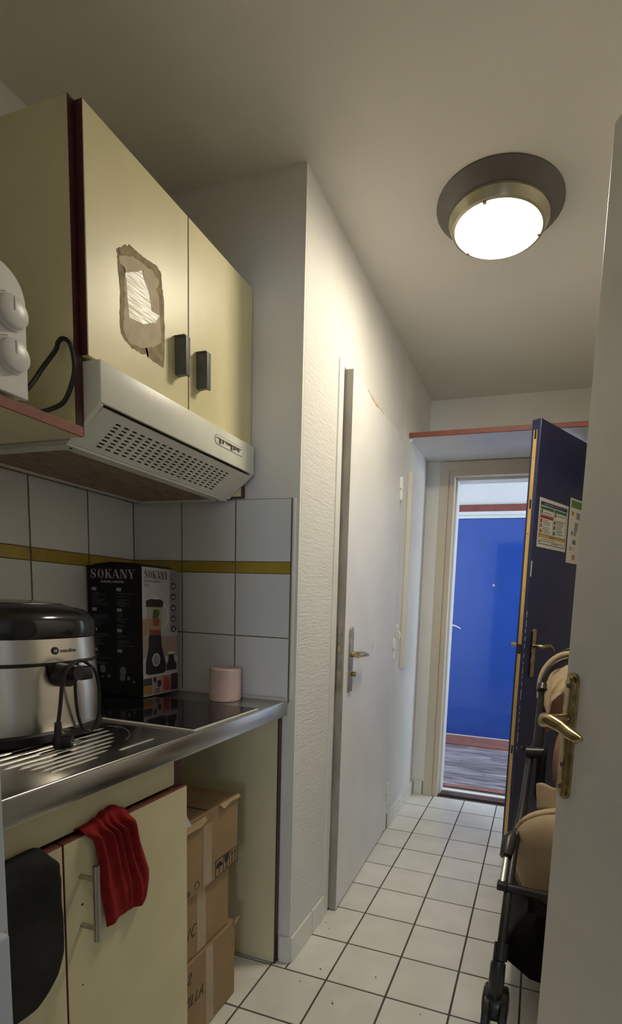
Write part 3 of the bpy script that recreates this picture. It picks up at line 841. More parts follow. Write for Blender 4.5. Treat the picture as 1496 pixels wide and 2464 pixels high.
# control badge
bd = MB().prism(arc(1.367, 0, 0.013, -PI / 2, PI / 2, 8) + arc(1.252, 0, 0.013, PI / 2, 3 * PI / 2, 8), (xv, 0, 1.6275), (0, 1, 0), (0, 0, 1), 0.0008).build('control_plate', flat('control_rim', (0.30, 0.29, 0.24)), hood)
MB().prism(arc(1.367, 0, 0.0115, -PI / 2, PI / 2, 8) + arc(1.252, 0, 0.0115, PI / 2, 3 * PI / 2, 8), (xv + 0.0004, 0, 1.6275), (0, 1, 0), (0, 0, 1), 0.0008).build('control_face', m_hood, bd)
ck = MB().prism([(1.246, 0.003), (1.366, 0.003), (1.366, 0.0055), (1.246, 0.0055)], (xv + 0.0008, 0, 1.6275), (0, 1, 0), (0, 0, 1), 0.001)
for y, wd, hh in ((1.262, 0.007, 0.012), (1.276, 0.005, 0.008), (1.292, 0.0025, 0.006), (1.300, 0.0025, 0.006), (1.308, 0.0025, 0.006), (1.317, 0.007, 0.013), (1.330, 0.006, 0.010), (1.342, 0.008, 0.006), (1.352, 0.006, 0.009)):
    ck.box(xv + 0.0008, xv + 0.003, y - wd / 2, y + wd / 2, 1.6275 + 0.004 - hh, 1.6275 + 0.005)
ck.build('slider_keys', flat('control_grey', (0.10, 0.09, 0.08)), bd)

# ------------------------------------------------------------------ microwave shelf and microwave
ms = thing('microwave_shelf', 'cream shelf board with a red front edge beside the cream wall cabinet', 'shelf', (-1.1, 0.57, 1.51))
MB().box(XK + 0.001, -0.8865, 0.301, YA - 0.001, 1.5085, 1.5265).build('shelf_board', m_cream, ms)
MB().box(-0.8863, -0.882, 0.301, YA - 0.001, 1.508, 1.527, 0.0008).build('front_edge', m_redshelf, ms)
mw = thing('microwave', 'white microwave with two round dials on the cream shelf', 'microwave', (-1.05, 0.52, 1.527))
prof = [(0.315, 1.534), (0.716, 1.534)] + [(0.716, 1.69)] + arc(0.672, 1.69, 0.044, 0.05, PI / 2, 6) + [(0.315, 1.734)]
MB().prism(prof, (-1.21, 0, 0), (0, 1, 0), (0, 0, 1), 0.322, 0.002).build('casing', m_white, mw)
fp = MB().prism([(0.316, 1.532), (0.717, 1.532), (0.717, 1.69)] + arc(0.672, 1.69, 0.045, 0.05, PI / 2, 6) + [(0.316, 1.735)], (-0.888, 0, 0), (0, 1, 0), (0, 0, 1), 0.012, 0.002).build('front_panel', m_white, mw)
MB().box(-0.876, -0.873, 0.33, 0.615, 1.55, 1.722, 0.002).build('door_glass', m_gloss, mw)
for z in (1.662, 1.594):
    dk = MB().lathe([(0.0285, 0), (0.0285, 0.003), (0.0262, 0.004), (0.025, 0.012), (0.023, 0.0135), (0.003, 0.0135)], (-0.876, 0.688, z), 32, 'x').build('dial', m_white, mw, True)
    MB().prism([(0.0305 * math.cos(a), 0.0305 * math.sin(a)) for a in [math.radians(t) for t in range(100, 220, 10)]] + [(0.0296 * math.cos(a), 0.0296 * math.sin(a)) for a in [math.radians(t) for t in range(210, 90, -10)]],
               (-0.876, 0.688, z), (0, 1, 0), (0, 0, 1), 0.0006).build('dial_scale', m_inkg, dk)
    MB().box(-0.8632, -0.8612, 0.6868, 0.6892, z + 0.002, z + 0.022, 0.0005).build('dial_mark', m_white, dk)
for x in (-1.17, -0.92):
    for y in (0.35, 0.68):
        MB().lathe([(0.012, 1.527), (0.012, 1.536)], (x, y, 0), 12).build('foot', m_black, mw)
cordp = [(-0.99, 0.71, 1.548), (-0.95, 0.735, 1.556), (-0.93, 0.758, 1.572), (-0.93, 0.792, 1.623), (-0.93, 0.822, 1.668), (-0.928, 0.8265, 1.684), (-0.915, 0.8265, 1.690), (-0.900, 0.8275, 1.680), (-0.893, 0.829, 1.655), (-0.892, 0.829, 1.628), (-0.90, 0.826, 1.597), (-0.912, 0.820, 1.570), (-0.925, 0.806, 1.5545), (-0.935, 0.785, 1.5415), (-0.945, 0.757, 1.534), (-0.98, 0.72, 1.534)]


def smooth_path(pts, n=5):
    pts = [Vector(p) for p in pts]
    out = []
    for i in range(len(pts) - 1):
        p0, p1, p2, p3 = pts[max(i - 1, 0)], pts[i], pts[i + 1], pts[min(i + 2, len(pts) - 1)]
        for k in range(n):
            t = k / n
            out.append(0.5 * ((2 * p1) + (p2 - p0) * t + (2 * p0 - 5 * p1 + 4 * p2 - p3) * t * t + (3 * p1 - p0 - 3 * p2 + p3) * t ** 3))
    out.append(pts[-1])
    return out


MB().tube(smooth_path(cordp), 0.0042, 8).build('power_cord', m_rubber, mw, True)

# ------------------------------------------------------------------ worktop
XW = -0.732
wt = thing('steel_worktop', 'brushed steel worktop with a ribbed drainer', 'worktop', (-1.03, 0.88, 0.85))
MB().box(XK + 0.002, XW, 0.302, 1.4445, 0.8465, 0.89, 0.002).build('slab', m_steel, wt, True)
MB().tube([(XW - 0.004, 0.303, 0.8905), (XW - 0.004, 1.444, 0.8905)], 0.0035, 10).build('raised_rim', m_steel, wt, True)
rib = [(-0.980, 0.640, 0.945), (-0.953, 0.632, 0.940), (-0.926, 0.628, 0.929), (-0.899, 0.63, 0.912), (-0.872, 0.636, 0.888), (-0.849, 0.646, 0.862), (-0.828, 0.652, 0.835), (-0.808, 0.658, 0.806)]
for x, a, b in rib:
    MB().tube([(x, a, 0.8885), (x, a + 0.012, 0.8905), (x, b - 0.012, 0.8905), (x, b, 0.8885)], 0.0024, 8).build('drainer_rib', m_steel, wt, True)
MB().tube([(-0.789, 0.66, 0.8885), (-0.789, 0.67, 0.8902), (-0.789, 0.752, 0.8902), (-0.789, 0.762, 0.8885)], 0.003, 8).build('drainer_rib', m_steel, wt, True)
MB().tube([(-0.788, 0.815, 0.8885), (-0.788, 0.825, 0.8902), (-0.788, 0.905, 0.8902), (-0.788, 0.915, 0.8885)], 0.003, 8).build('drainer_rib', m_steel, wt, True)
MB().tube(smooth_path([(-0.965, 0.962, 0.8892), (-0.925, 0.965, 0.8892), (-0.885, 0.945, 0.8892), (-0.855, 0.915, 0.8892), (-0.835, 0.885, 0.8892)], 4), 0.002, 8).build('drainer_lip', m_steel, wt, True)
MB().tube([(XK + 0.010, 0.303, 0.892), (XK + 0.010, 1.452, 0.892)], 0.0065, 8).tube([(XK + 0.012, YE - 0.012, 0.8935), (-0.742, YE - 0.012, 0.8935)], 0.0075, 8).build('sealant_bead', m_paper, wt, True)

# hob
hb = thing('ceramic_hob', 'black glass two-zone hob set in the steel worktop', 'hob', (-1.0, 1.15, 0.89))
MB().box(-1.262, -0.746, 1.003, 1.293, 0.8901, 0.8945, 0.001).build('trim_frame', m_paper, hb)
MB().box(-1.257, -0.7525, 1.0095, 1.2905, 0.8945, 0.8965, 0.0008).build('glass_plate', m_glass, hb)
for x, r in ((-0.87, 0.07), (-1.10, 0.085)):
    MB().tube([(x + r * math.cos(a * PI / 16), 1.15 + r * math.sin(a * PI / 16), 0.8964) for a in range(32)], 0.0003, 4, close=True).build('cooking_zone', flat('zone_line', (0.03, 0.03, 0.032)), hb)

# base cabinet
bc = thing('base_cabinet', 'cream base cabinet with two red-edged doors under the steel worktop', 'cabinet', (-1.05, 0.65, 0.0))
XB = -0.755
MB().box(XK + 0.01, XB - 0.021, 0.304, 0.320, 0.0, 0.845).build('side_panel', m_creamlow, bc)
sp = MB().box(XK + 0.01, XB - 0.021, 0.965, 0.983, 0.0, 0.845).build('side_panel', m_creamlow, bc)
MB().box(XB - 0.0208, XB - 0.0185, 0.9645, 0.9835, 0.0, 0.845).build('edge_band', m_rededge, sp)
MB().box(XB - 0.034, XB - 0.019, 0.320, 0.9643, 0.772, 0.845).build('apron_rail', m_creamlow, bc)
MB().box(XB - 0.06, XB - 0.045, 0.32, 0.965, 0.0, 0.10).build('plinth', m_creamlow, bc)
MB().box(XK + 0.01, XB - 0.022, 0.32, 0.965, 0.10, 0.116).build('bottom_panel', m_creamlow, bc)
for y0, y1 in ((0.312, 0.6485), (0.6525, 0.985)):
    d = MB().box(XB - 0.018, XB, y0, y1, 0.105, 0.7655, 0.0008).build('door', m_creamlow, bc)
    MB().box(XB - 0.0178, XB - 0.0002, y0 + 0.0005, y1 - 0.0005, 0.7654, 0.7672).box(XB - 0.0178, XB - 0.0004, y1 - 0.0008 if y0 < 0.5 else y0 - 0.0009, y1 + 0.0009 if y0 < 0.5 else y0 + 0.0008, 0.106, 0.766).build('edge_band', m_redshelf, d)
    if y0 > 0.5:
        hd = MB().tube([(XB + 0.035, 0.686, 0.575), (XB + 0.035, 0.686, 0.719)], 0.0062, 14).build('bar_handle', m_chrome, d, True)
        for zq in (0.692, 0.598):
            MB().tube([(XB, 0.686, zq), (XB + 0.034, 0.686, zq)], 0.0048, 12).build('handle_post', m_chrome, hd, True)
        MB().lathe([(0.0022, 0), (0.0022, 0.0006)], (XB, 0.687, 0.637), 8, 'x').build('screw_hole', m_dark, d)
        MB().lathe([(0.0015, 0), (0.0015, 0.0006)], (XB, 0.683, 0.48), 8, 'x').build('screw_hole', m_dark, d)

# end panel at the wall
ep = thing('end_panel', 'cream side panel with a red front edge under the end of the steel worktop', 'panel', (-1.0, 1.447, 0.0))
MB().box(XK + 0.02, -0.7585, 1.437, 1.4555, 0.004, 0.8455).build('panel', m_creamlow, ep)
MB().box(-0.7583, -0.7545, 1.4365, 1.4565, 0.0, 0.8455).build('edge_band', m_rededge, ep)

# ------------------------------------------------------------------ cardboard boxes
def carton(name, label, x1, y0, y1, z0, z1, depth, flap=None):
    b = thing(name, label, 'box', (x1 - depth / 2, (y0 + y1) / 2, z0), 0, 'cardboard boxes under the worktop')
    MB().box(x1 - depth, x1, y0, y1, z0 + 0.0005, z1 - 0.001, 0.003).build('carton_body', m_card, b)
    return b


c3 = carton('cardboard_box', 'lowest of the three stacked cardboard boxes, standing on the floor tiles', -0.808, 1.000, 1.279, 0.0, 0.243, 0.36)
c2 = carton('cardboard_box', 'middle of the three stacked cardboard boxes, set slightly back', -0.815, 0.998, 1.2545, 0.2435, 0.424, 0.35)
c1 = carton('cardboard_box', 'topmost of the three stacked cardboard boxes, with handling symbols printed', -0.806, 1.000, 1.287, 0.4245, 0.636, 0.36)
# tape bands
def yz(mb, pts, x, th=0.0008):
    return mb.prism(pts, (x, 0, 0), (0, 1, 0), (0, 0, 1), th)


yz(MB(), [(1.118, 0.428), (1.156, 0.428), (1.156, 0.60), (1.118, 0.60)], -0.806).build('packing_tape', m_tape, c1)
yz(MB(), [(1.103, 0.246), (1.143, 0.246), (1.140, 0.422), (1.103, 0.422)], -0.815).build('packing_tape', m_tape, c2)
yz(MB(), [(1.133, 0.003), (1.171, 0.003), (1.166, 0.24), (1.132, 0.24)], -0.808).build('packing_tape', m_tape, c3)
# torn flaps on the top edges
MB().prism([(1.00, 0.0), (1.125, 0.0), (1.128, 0.012), (1.10, 0.020), (1.05, 0.018), (1.00, 0.024)], (-0.803, 0, 0.628), (0, 1, 0), (0.25, 0, -0.97), 0.002).build('torn_flap', m_cardl, c1)
MB().prism([(1.19, 0.0), (1.285, 0.0), (1.287, 0.012), (1.24, 0.009), (1.20, 0.016)], (-0.803, 0, 0.637), (0, 1, 0), (0.5, 0, -0.87), 0.0025).build('torn_flap', m_cardl, c1)
MB().prism([(0, 0), (0.014, 0.004), (0.020, 0.018), (0.006, 0.022), (-0.006, 0.012)], (-0.806, 1.272, 0.228), (0, 1, 0), (0.2, 0, 0.98), 0.0025).build('torn_flap', m_cardl, c3)
MB().box(-1.16, -0.81, 1.141, 1.146, 0.6352, 0.6362).build('lid_seam', m_brown, c1)
# handling symbols on the top box
sy = MB()
X1 = -0.8058
O = (X1, 0, 0)
for a, b, c, d in ((1.174, 1.2125, 0.427, 0.4285), (1.174, 1.2125, 0.4755, 0.477), (1.174, 1.1752, 0.427, 0.477), (1.2118, 1.213, 0.427, 0.477), (1.213, 1.244, 0.427, 0.4285), (1.213, 1.244, 0.4755, 0.477), (1.2432, 1.2445, 0.427, 0.477),
                   (1.2445, 1.283, 0.427, 0.4285), (1.2445, 1.283, 0.4755, 0.477), (1.2822, 1.2835, 0.427, 0.477), (1.25, 1.278, 0.431, 0.4325)):
    yz(sy, [(a, c), (b, c), (b, d), (a, d)], X1)
yz(sy, arc(1.193, 0.452, 0.0155, 0.0, PI, 10), X1)
yz(sy, [(1.1924, 0.432), (1.1938, 0.432), (1.1938, 0.452), (1.1924, 0.452)], X1)
yz(sy, [(1.2275, 0.447)] + [(1.219, 0.458), (1.2185, 0.4735), (1.2385, 0.4735), (1.238, 0.458), (1.2295, 0.447)], X1)
yz(sy, [(1.2278, 0.434), (1.2292, 0.434), (1.2292, 0.448), (1.2278, 0.448)], X1)
yz(sy, [(1.222, 0.4325), (1.235, 0.4325), (1.235, 0.4345), (1.222, 0.4345)], X1)
for y in (1.256, 1.271):
    yz(sy, [(y - 0.001, 0.435), (y + 0.001, 0.435), (y + 0.001, 0.464), (y - 0.001, 0.464)], X1)
    yz(sy, [(y - 0.004, 0.462), (y + 0.004, 0.462), (y, 0.472)], X1)
sy.build('handling_symbols', m_ink, c1)
yz(MB(), [(1.045, 0.434), (1.063, 0.434), (1.063, 0.449), (1.045, 0.449)], X1).build('printed_mark', flat('faded_brown_ink', (0.10, 0.065, 0.04)), c1)
MB().tube([(X1, 1.092 + 0.009 * math.cos(t * PI / 8), 0.449 + 0.011 * math.sin(t * PI / 8)) for t in range(16)], 0.0011, 5, close=True).build('printed_mark', flat('faded_brown_ink', (0.10, 0.065, 0.04)), c1)
# handwriting on the boxes
def hand(box, strokes, x, ox, oz, s, sl=0.25):
    mb = MB()
    for st in strokes:
        mb.strip([(ox + (p[0] + p[1] * sl) * s, oz + p[1] * s) for p in st], 0.0026, (x, 0, 0), (0, 1, 0), (0, 0, 1), 0.0007)
    mb.build('handwriting', m_ink, box)


LN = [[(0, 0), (0.1, 1), (0.55, 0), (0.7, 1)]]
LCc = [[(1.55, 0.9), (1.2, 1), (0.95, 0.5), (1.15, 0.05), (1.5, 0.1)]]
hand(c2, LN + LCc, -0.8148, 1.046, 0.305, 0.032)
L2 = [[(0, 0.8), (0.3, 1), (0.5, 0.75), (0.05, 0.05), (0.6, 0.0)]]
hand(c3, L2, -0.8078, 1.052, 0.185, 0.030)
LY = [[(0, 1), (0.2, 0.5), (0.45, 1)], [(0.2, 0.5), (0.1, 0)], [(0.7, 1), (0.65, 0)], [(1.0, 1), (0.95, 0.02), (1.3, 0.05)], [(1.6, 1), (1.55, 0.02), (1.9, 0.05)], [(2.05, 0), (2.4, 1), (2.65, 0)], [(2.15, 0.4), (2.6, 0.4)]]
hand(c3, LY, -0.8078, 1.040, 0.118, 0.030)
hand(c1, [[(0, 0), (0.4, 0.6), (0.2, 0.0), (0.7, 0.5)]], -0.8058, 1.02, 0.5, 0.02)
random.seed(9)
scp = MB()
rows = []
for i in range(7):
    rows.append([(-0.86 + 0.012 * i + random.uniform(-0.004, 0.004), 0.998 + 0.0075 * j + random.uniform(-0.003, 0.003), 0.650 + 0.020 * abs(math.sin(i * 1.3 + j * 0.9)) + random.uniform(0, 0.022)) for j in range(7)])
rows[0] = [(p[0], p[1], 0.637) for p in rows[0]]
rows[-1] = [(p[0], p[1], 0.637) for p in rows[-1]]
o = scp.grid(rows).build('plastic_scrap', m_print, None, False, solid=0.0006)
tag(o, 'crumpled white plastic scrap on top of the cardboard boxes', 'plastic bag')

# ------------------------------------------------------------------ red cloth over the right base door
def interp(tbl, t):
    for i in range(len(tbl) - 1):
        if t <= tbl[i + 1][0]:
            a, b = tbl[i], tbl[i + 1]
            k = (t - a[0]) / (b[0] - a[0])
            return a[1] + (b[1] - a[1]) * k
    return tbl[-1][1]


def drape(name, label, cat, left, right, zbot, zfold, material, foldfn, n=30, mrows=34, thick=0.0035, bottom=None, lift=None):
    rows = []
    # first rows go down behind the door
    for q in range(mrows):
        t = q / (mrows - 1)
        row = []
        for i in range(n):
            u = i / (n - 1)
            if t < 0.12:
                k = t / 0.12
                ang_ = PI - k * PI
                top = zfold
                yl, yr = left[0][1], right[0][1]
                y = yl + (yr - yl) * u
                bx = XB - 0.009 + 0.0135 * math.cos(ang_)
                bz = top + 0.006 * math.sin(ang_) + 0.002
                f = foldfn(u, 0) * k
                row.append((bx + f * 0.4, y, bz + (lift(u) * math.sin(ang_) if lift else max(0.0, f) * 0.5)))
            else:
                k = (t - 0.12) / 0.88
                zb = zbot + (bottom(u) if bottom else 0)
                z = zfold + 0.002 + (zb - zfold) * k
                y0_, y1_ = interp(left, k), interp(right, k)
                y = y0_ + (y1_ - y0_) * u
                f = foldfn(u, k)
                row.append((XB + 0.0050 + f, y, z))
        rows.append(row)
    o = MB().grid(rows).build(name, material, None, True, solid=thick, sub=1)
    return tag(o, label, cat)


RIDGES = [(0.10, 0.02, 0.055, 0.010, 0.3), (0.34, 0.10, 0.045, 0.013, 0.8), (0.47, 0.12, 0.040, 0.016, 0.75), (0.60, 0.16, 0.045, 0.020, 0.55), (0.86, 0.02, 0.075, 0.015, 0.25)]


def rf(u, k):
    f = 0.003 + 0.004 * k * math.sin(u * 5 + 0.6)
    for u0, sl, w_, am, fd in RIDGES:
        f += am * math.exp(-((u - u0 - sl * k) / (w_ * (1 + 0.7 * k))) ** 2) * (1 - fd * k)
    return f


drape('red_cloth', 'red cleaning cloth hanging over the base cabinet door beside its bar handle', 'cloth',
      [(0, 0.690), (0.08, 0.708), (0.28, 0.716), (0.6, 0.719), (0.85, 0.727), (1, 0.730)],
      [(0, 0.795), (0.1, 0.813), (0.35, 0.823), (0.72, 0.846), (0.82, 0.846), (1, 0.838)], 0.566, 0.7672, m_redcloth, rf, n=56, mrows=44, thick=0.0025, bottom=lambda u: 0.010 * max(0, u - 0.8) * 5 + 0.003 * math.sin(u * 5),
      lift=lambda u: 0.004 + 0.018 * math.exp(-((u - 0.72) / 0.2) ** 2) + 0.006 * math.exp(-((u - 0.36) / 0.05) ** 2) + 0.008 * math.exp(-((u - 0.52) / 0.05) ** 2))


def tf(u, k):
    return 0.005 + 0.005 * math.sin(u * 7 + 1.0) * (1 - k * 0.5) + 0.004 * math.sin(k * 7 + u * 2) + 0.006 * math.exp(-((k - 0.06 - 0.1 * (1 - u)) / 0.05) ** 2)


drape('dark_towel', 'charcoal grey towel with a rounded end over the left base cabinet door', 'towel',
      [(0, 0.44), (1, 0.44)], [(0, 0.608), (0.05, 0.622), (0.2, 0.633), (0.5, 0.637), (0.72, 0.632), (0.86, 0.618), (0.95, 0.596), (1, 0.575)], 0.515, 0.7672, m_towel, tf, thick=0.008,
      bottom=lambda u: 0.0)

# ------------------------------------------------------------------ deep fryer
FX, FY = -1.095, 0.820


def sq(a):
    p = 2.5
    return 1.0 / (abs(math.cos(a)) ** p + abs(math.sin(a)) ** p) ** (1 / p)


fy = thing('deep_fryer', 'steel deep fryer with a glossy black lid on the steel worktop', 'fryer', (FX, FY, 0.89))
MB().lathe([(0.160, 0.894), (0.169, 0.898), (0.171, 0.915), (0.167, 0.921)], (FX, FY, 0), 72, shape=sq).build('base', m_black, fy, True)
MB().lathe([(0.168, 0.9205), (0.1685, 0.935), (0.1655, 1.0), (0.1615, 1.054)], (FX, FY, 0), 96, shape=sq).build('shell', m_fsteel, fy, True)
MB().lathe([(0.162, 1.0535), (0.163, 1.0545), (0.163, 1.0600), (0.162, 1.061)], (FX, FY, 0), 96, shape=sq).build('seam_band', m_black, fy, True)
MB().lathe([(0.1612, 1.0605), (0.1605, 1.08), (0.159, 1.109)], (FX, FY, 0), 96, shape=sq).build('upper_band', m_fsteel, fy, True)
lid = MB().lathe([(0.160, 1.1075), (0.1625, 1.112), (0.1615, 1.142), (0.155, 1.156), (0.138, 1.166), (0.112, 1.174), (0.103, 1.1765), (0.101, 1.1750), (0.099, 1.1775), (0.06, 1.183), (0.004, 1.185)], (FX, FY, 0), 96, shape=sq).build('lid', m_gloss, fy, True)
MB().tube([(FX + 0.102 * sq(2 * PI * k / 48) * math.cos(2 * PI * k / 48), FY + 0.102 * sq(2 * PI * k / 48) * math.sin(2 * PI * k / 48), 1.1765) for k in range(48)], 0.0015, 6, close=True).build('lid_ring', m_black, lid, True)


def fr_pt(a, z, off=0.0, rbase=0.1608):
    r = rbase * sq(a) + off
    return Vector((FX + r * math.cos(a), FY + r * math.sin(a), z))


# facing the camera: direction roughly (+x,-y)
AC = math.radians(-2)


def fr_map(a, b):
    return fr_pt(math.radians(-2) + a / 0.17, 1.079 + b, 0.0012)


ltx = MB()
add_text(ltx, 'mandine', 0.0115, fr_map, sx=1.05, bold=0.0002)
ltx.build('brand_lettering', m_inkg if False else m_ink, fy)
lg = MB()
ring = [fr_map(-0.0125 + 0.0078 * math.cos(t * PI / 12), 0.0045 + 0.0078 * math.sin(t * PI / 12)) for t in range(24)]
vs_ = [lg.bm.verts.new(p) for p in ring]
lg.bm.faces.new(vs_)
lg.build('brand_badge', m_ink, fy)
lm = MB()


def fr_map2(a, b):
    return fr_pt(math.radians(-2) + a / 0.17, 1.079 + b, 0.0017)


add_text(lm, 'M', 0.0095, lambda a, b: fr_map2(a - 0.0125, b + 0.0015), align='CENTER', bold=0.0003)
lm.build('badge_letter', m_print, fy)
# cord winder on the side, hanging plug
wn = MB()
a0, a1, z0, z1, off = -13, 12, 1.034, 1.056, 0.006
ps = [fr_pt(math.radians(a0 + (a1 - a0) * k / 8), 0, 0) for k in range(9)]
wn.grid([[fr_pt(math.radians(a0 + (a1 - a0) * k / 8), z, o_) for k in range(9)] for z, o_ in ((z0, -0.004), (z0, off), (z1, off), (z1, -0.004))])
wn.build('cord_recess', m_black, fy, True)
MB().tube([(-0.930, 0.809, 1.034), (-0.905, 0.809, 1.034)], [0.025, 0.023], 22).tube([(-0.906, 0.815, 1.040), (-0.889, 0.817, 1.040)], [0.016, 0.015], 18).build('cord_winder', m_black, fy, True)
MB().box(-0.930, -0.893, 0.826, 0.858, 1.022, 1.050, 0.004).build('winder_hook', m_black, fy, True)
cpath = [(-0.902, 0.850, 1.056), (-0.896, 0.832, 1.064), (-0.891, 0.808, 1.062), (-0.889, 0.787, 1.046), (-0.888, 0.776, 1.020), (-0.888, 0.771, 0.985), (-0.887, 0.766, 0.960), (-0.886, 0.762, 0.944)]
cpath = [Vector(p) for p in cpath]
MB().tube(smooth_path(cpath, 6), 0.0036, 8).build('power_cord', m_rubber, fy, True)
loop = [(-0.902, 0.850, 1.056), (-0.903, 0.868, 1.042), (-0.905, 0.880, 1.015), (-0.906, 0.884, 0.985), (-0.906, 0.882, 0.945), (-0.910, 0.876, 0.918), (-0.914, 0.866, 0.905), (-0.917, 0.852, 0.912), (-0.917, 0.840, 0.935), (-0.915, 0.832, 0.975), (-0.912, 0.828, 1.020)]
MB().tube(smooth_path(loop, 6), 0.0032, 8).build('power_cord', m_rubber, fy, True)
pe = cpath[-1]
pg = MB().tube([pe + Vector((0, 0, 0.004)), pe + Vector((0, 0, -0.012)), pe + Vector((0.001, 0.001, -0.018))], [0.0062, 0.0075, 0.009], 14)
pg.tube([pe + Vector((0.001, 0.001, -0.014)), pe + Vector((0.003, 0.003, -0.024)), pe + Vector((0.005, 0.004, -0.036)), pe + Vector((0.005, 0.005, -0.047)), pe + Vector((0.005, 0.005, -0.051))], [0.009, 0.016, 0.0195, 0.017, 0.008], 18, flat=0.75)
pgo = pg.build('plug', m_black, fy, True)
MB().tube([pe + Vector((0.010, 0.004, -0.034)), pe + Vector((0.022, 0.012, -0.035))], [0.0145, 0.0135], 18).build('plug_face', m_black, pgo, True)
for dy in (-0.006, 0.006):
    MB().tube([pe + Vector((0.022 - dy * 0.5, 0.012 + dy, -0.035)), pe + Vector((0.034 - dy * 0.5, 0.022 + dy, -0.038))], 0.0022, 8).build('plug_pin', m_chrome, pgo, True)

# ------------------------------------------------------------------ blender carton
XP, YP = -1.115, 1.252
bx_ = thing('blender_box', 'tall blender carton, black side and picture front, on the worktop corner', 'box', (-1.215, 1.33, 0.8965))
Z0, Z1 = 0.8970, 1.293
MB().box(XP - 0.205, XP, YP, YP + 0.158, Z0, Z1 - 0.004, 0.0015).build('carton_body', m_boxblk, bx_)
MB().prism([(XP - 0.203, 0), (XP - 0.002, 0), (XP - 0.03, 0.009), (XP - 0.12, 0.012), (XP - 0.18, 0.006)], (0, YP + 0.01, Z1 - 0.004), (1, 0, 0), (0, 0, 1), -0.14).build('lid_flap', m_boxblk, bx_)
front = MB().box(XP, XP + 0.0004, YP + 0.001, YP + 0.157, Z0 + 0.002, Z1 - 0.005).build('picture_front', m_boxpic, bx_)
BZ = Z1 - Z0
FW = 0.156


# letters drawn as thick and thin strokes with serifs
def didone(mb, word, origin, u, v, h, wd, gap, th=0.0002):
    x = 0.0
    T, t = 0.24, 0.07

    def P(pts):
        mb.prism([(x + p[0] * wd, p[1] * h) for p in pts], origin, u, v, th)

    def serif(cx_, y):
        P([(cx_ - 0.2, y), (cx_ + 0.2, y), (cx_ + 0.2, y + 0.05), (cx_ - 0.2, y + 0.05)])
    for c in word:
        if c == 'S':
            cp = [(0.82, 0.78), (0.72, 0.93), (0.5, 0.98), (0.28, 0.92), (0.2, 0.75), (0.32, 0.6), (0.5, 0.5), (0.7, 0.4), (0.8, 0.25), (0.7, 0.08), (0.5, 0.02), (0.27, 0.07), (0.17, 0.22)]
            ws = [0.05, 0.06, 0.06, 0.12, 0.2, 0.24, 0.26, 0.24, 0.2, 0.12, 0.06, 0.06, 0.05]
            mb.strip([(x + p[0] * wd, p[1] * h) for p in cp], [q * wd for q in ws], origin, u, v, th)
            P([(0.76, 0.68), (0.88, 0.68), (0.88, 0.98), (0.82, 0.98)])
            P([(0.12, 0.02), (0.18, 0.02), (0.24, 0.32), (0.12, 0.32)])
        elif c == 'O':
            for sgn in (-1, 1):
                outer = [(0.5 + sgn * 0.42 * math.cos(q * PI / 12 - PI / 2), 0.5 + 0.5 * math.sin(q * PI / 12 - PI / 2)) for q in range(13)]
                inner = [(0.5 + sgn * (0.04 + 0.16 * math.cos(q * PI / 12 - PI / 2)), 0.5 + 0.46 * math.sin(q * PI / 12 - PI / 2)) for q in range(13)]
                for q in range(12):
                    P([outer[q], outer[q + 1], inner[q + 1], inner[q]])
        elif c == 'K':
            P([(0.12, 0), (0.12 + T, 0), (0.12 + T, 1), (0.12, 1)])
            P([(0.36, 0.42), (0.42, 0.42), (0.86, 1), (0.78, 1)])
            P([(0.44, 0.55), (0.56, 0.66), (1.0, 0), (0.72, 0)])
            serif(0.24, 0)
            serif(0.24, 0.95)
            serif(0.82, 0.95)
            serif(0.86, 0)
        elif c == 'A':
            P([(0.42, 1), (0.56, 1), (0.98, 0), (0.70, 0)])
            P([(0.42, 1), (0.48, 0.9), (0.14, 0), (0.08, 0)])
            P([(0.22, 0.28), (0.66, 0.28), (0.66, 0.33), (0.22, 0.33)])
            serif(0.12, 0)
            serif(0.86, 0)
        elif c == 'N':
            P([(0.1, 0), (0.17, 0), (0.17, 1), (0.1, 1)])
            P([(0.1, 1), (0.36, 1), (0.92, 0), (0.70, 0)])
            P([(0.85, 0), (0.92, 0), (0.92, 1), (0.85, 1)])
            serif(0.14, 0)
            serif(0.12, 0.95)
            serif(0.88, 0.95)
        elif c == 'Y':
            P([(0.40, 0), (0.40 + T, 0), (0.40 + T, 0.45), (0.40, 0.45)])
            P([(0.40, 0.45), (0.64, 0.45), (0.34, 1), (0.06, 1)])
            P([(0.60, 0.40), (0.64, 0.45), (0.94, 1), (0.87, 1)])
            serif(0.52, 0)
            serif(0.2, 0.95)
            serif(0.9, 0.95)
        x += wd + gap
    return mb


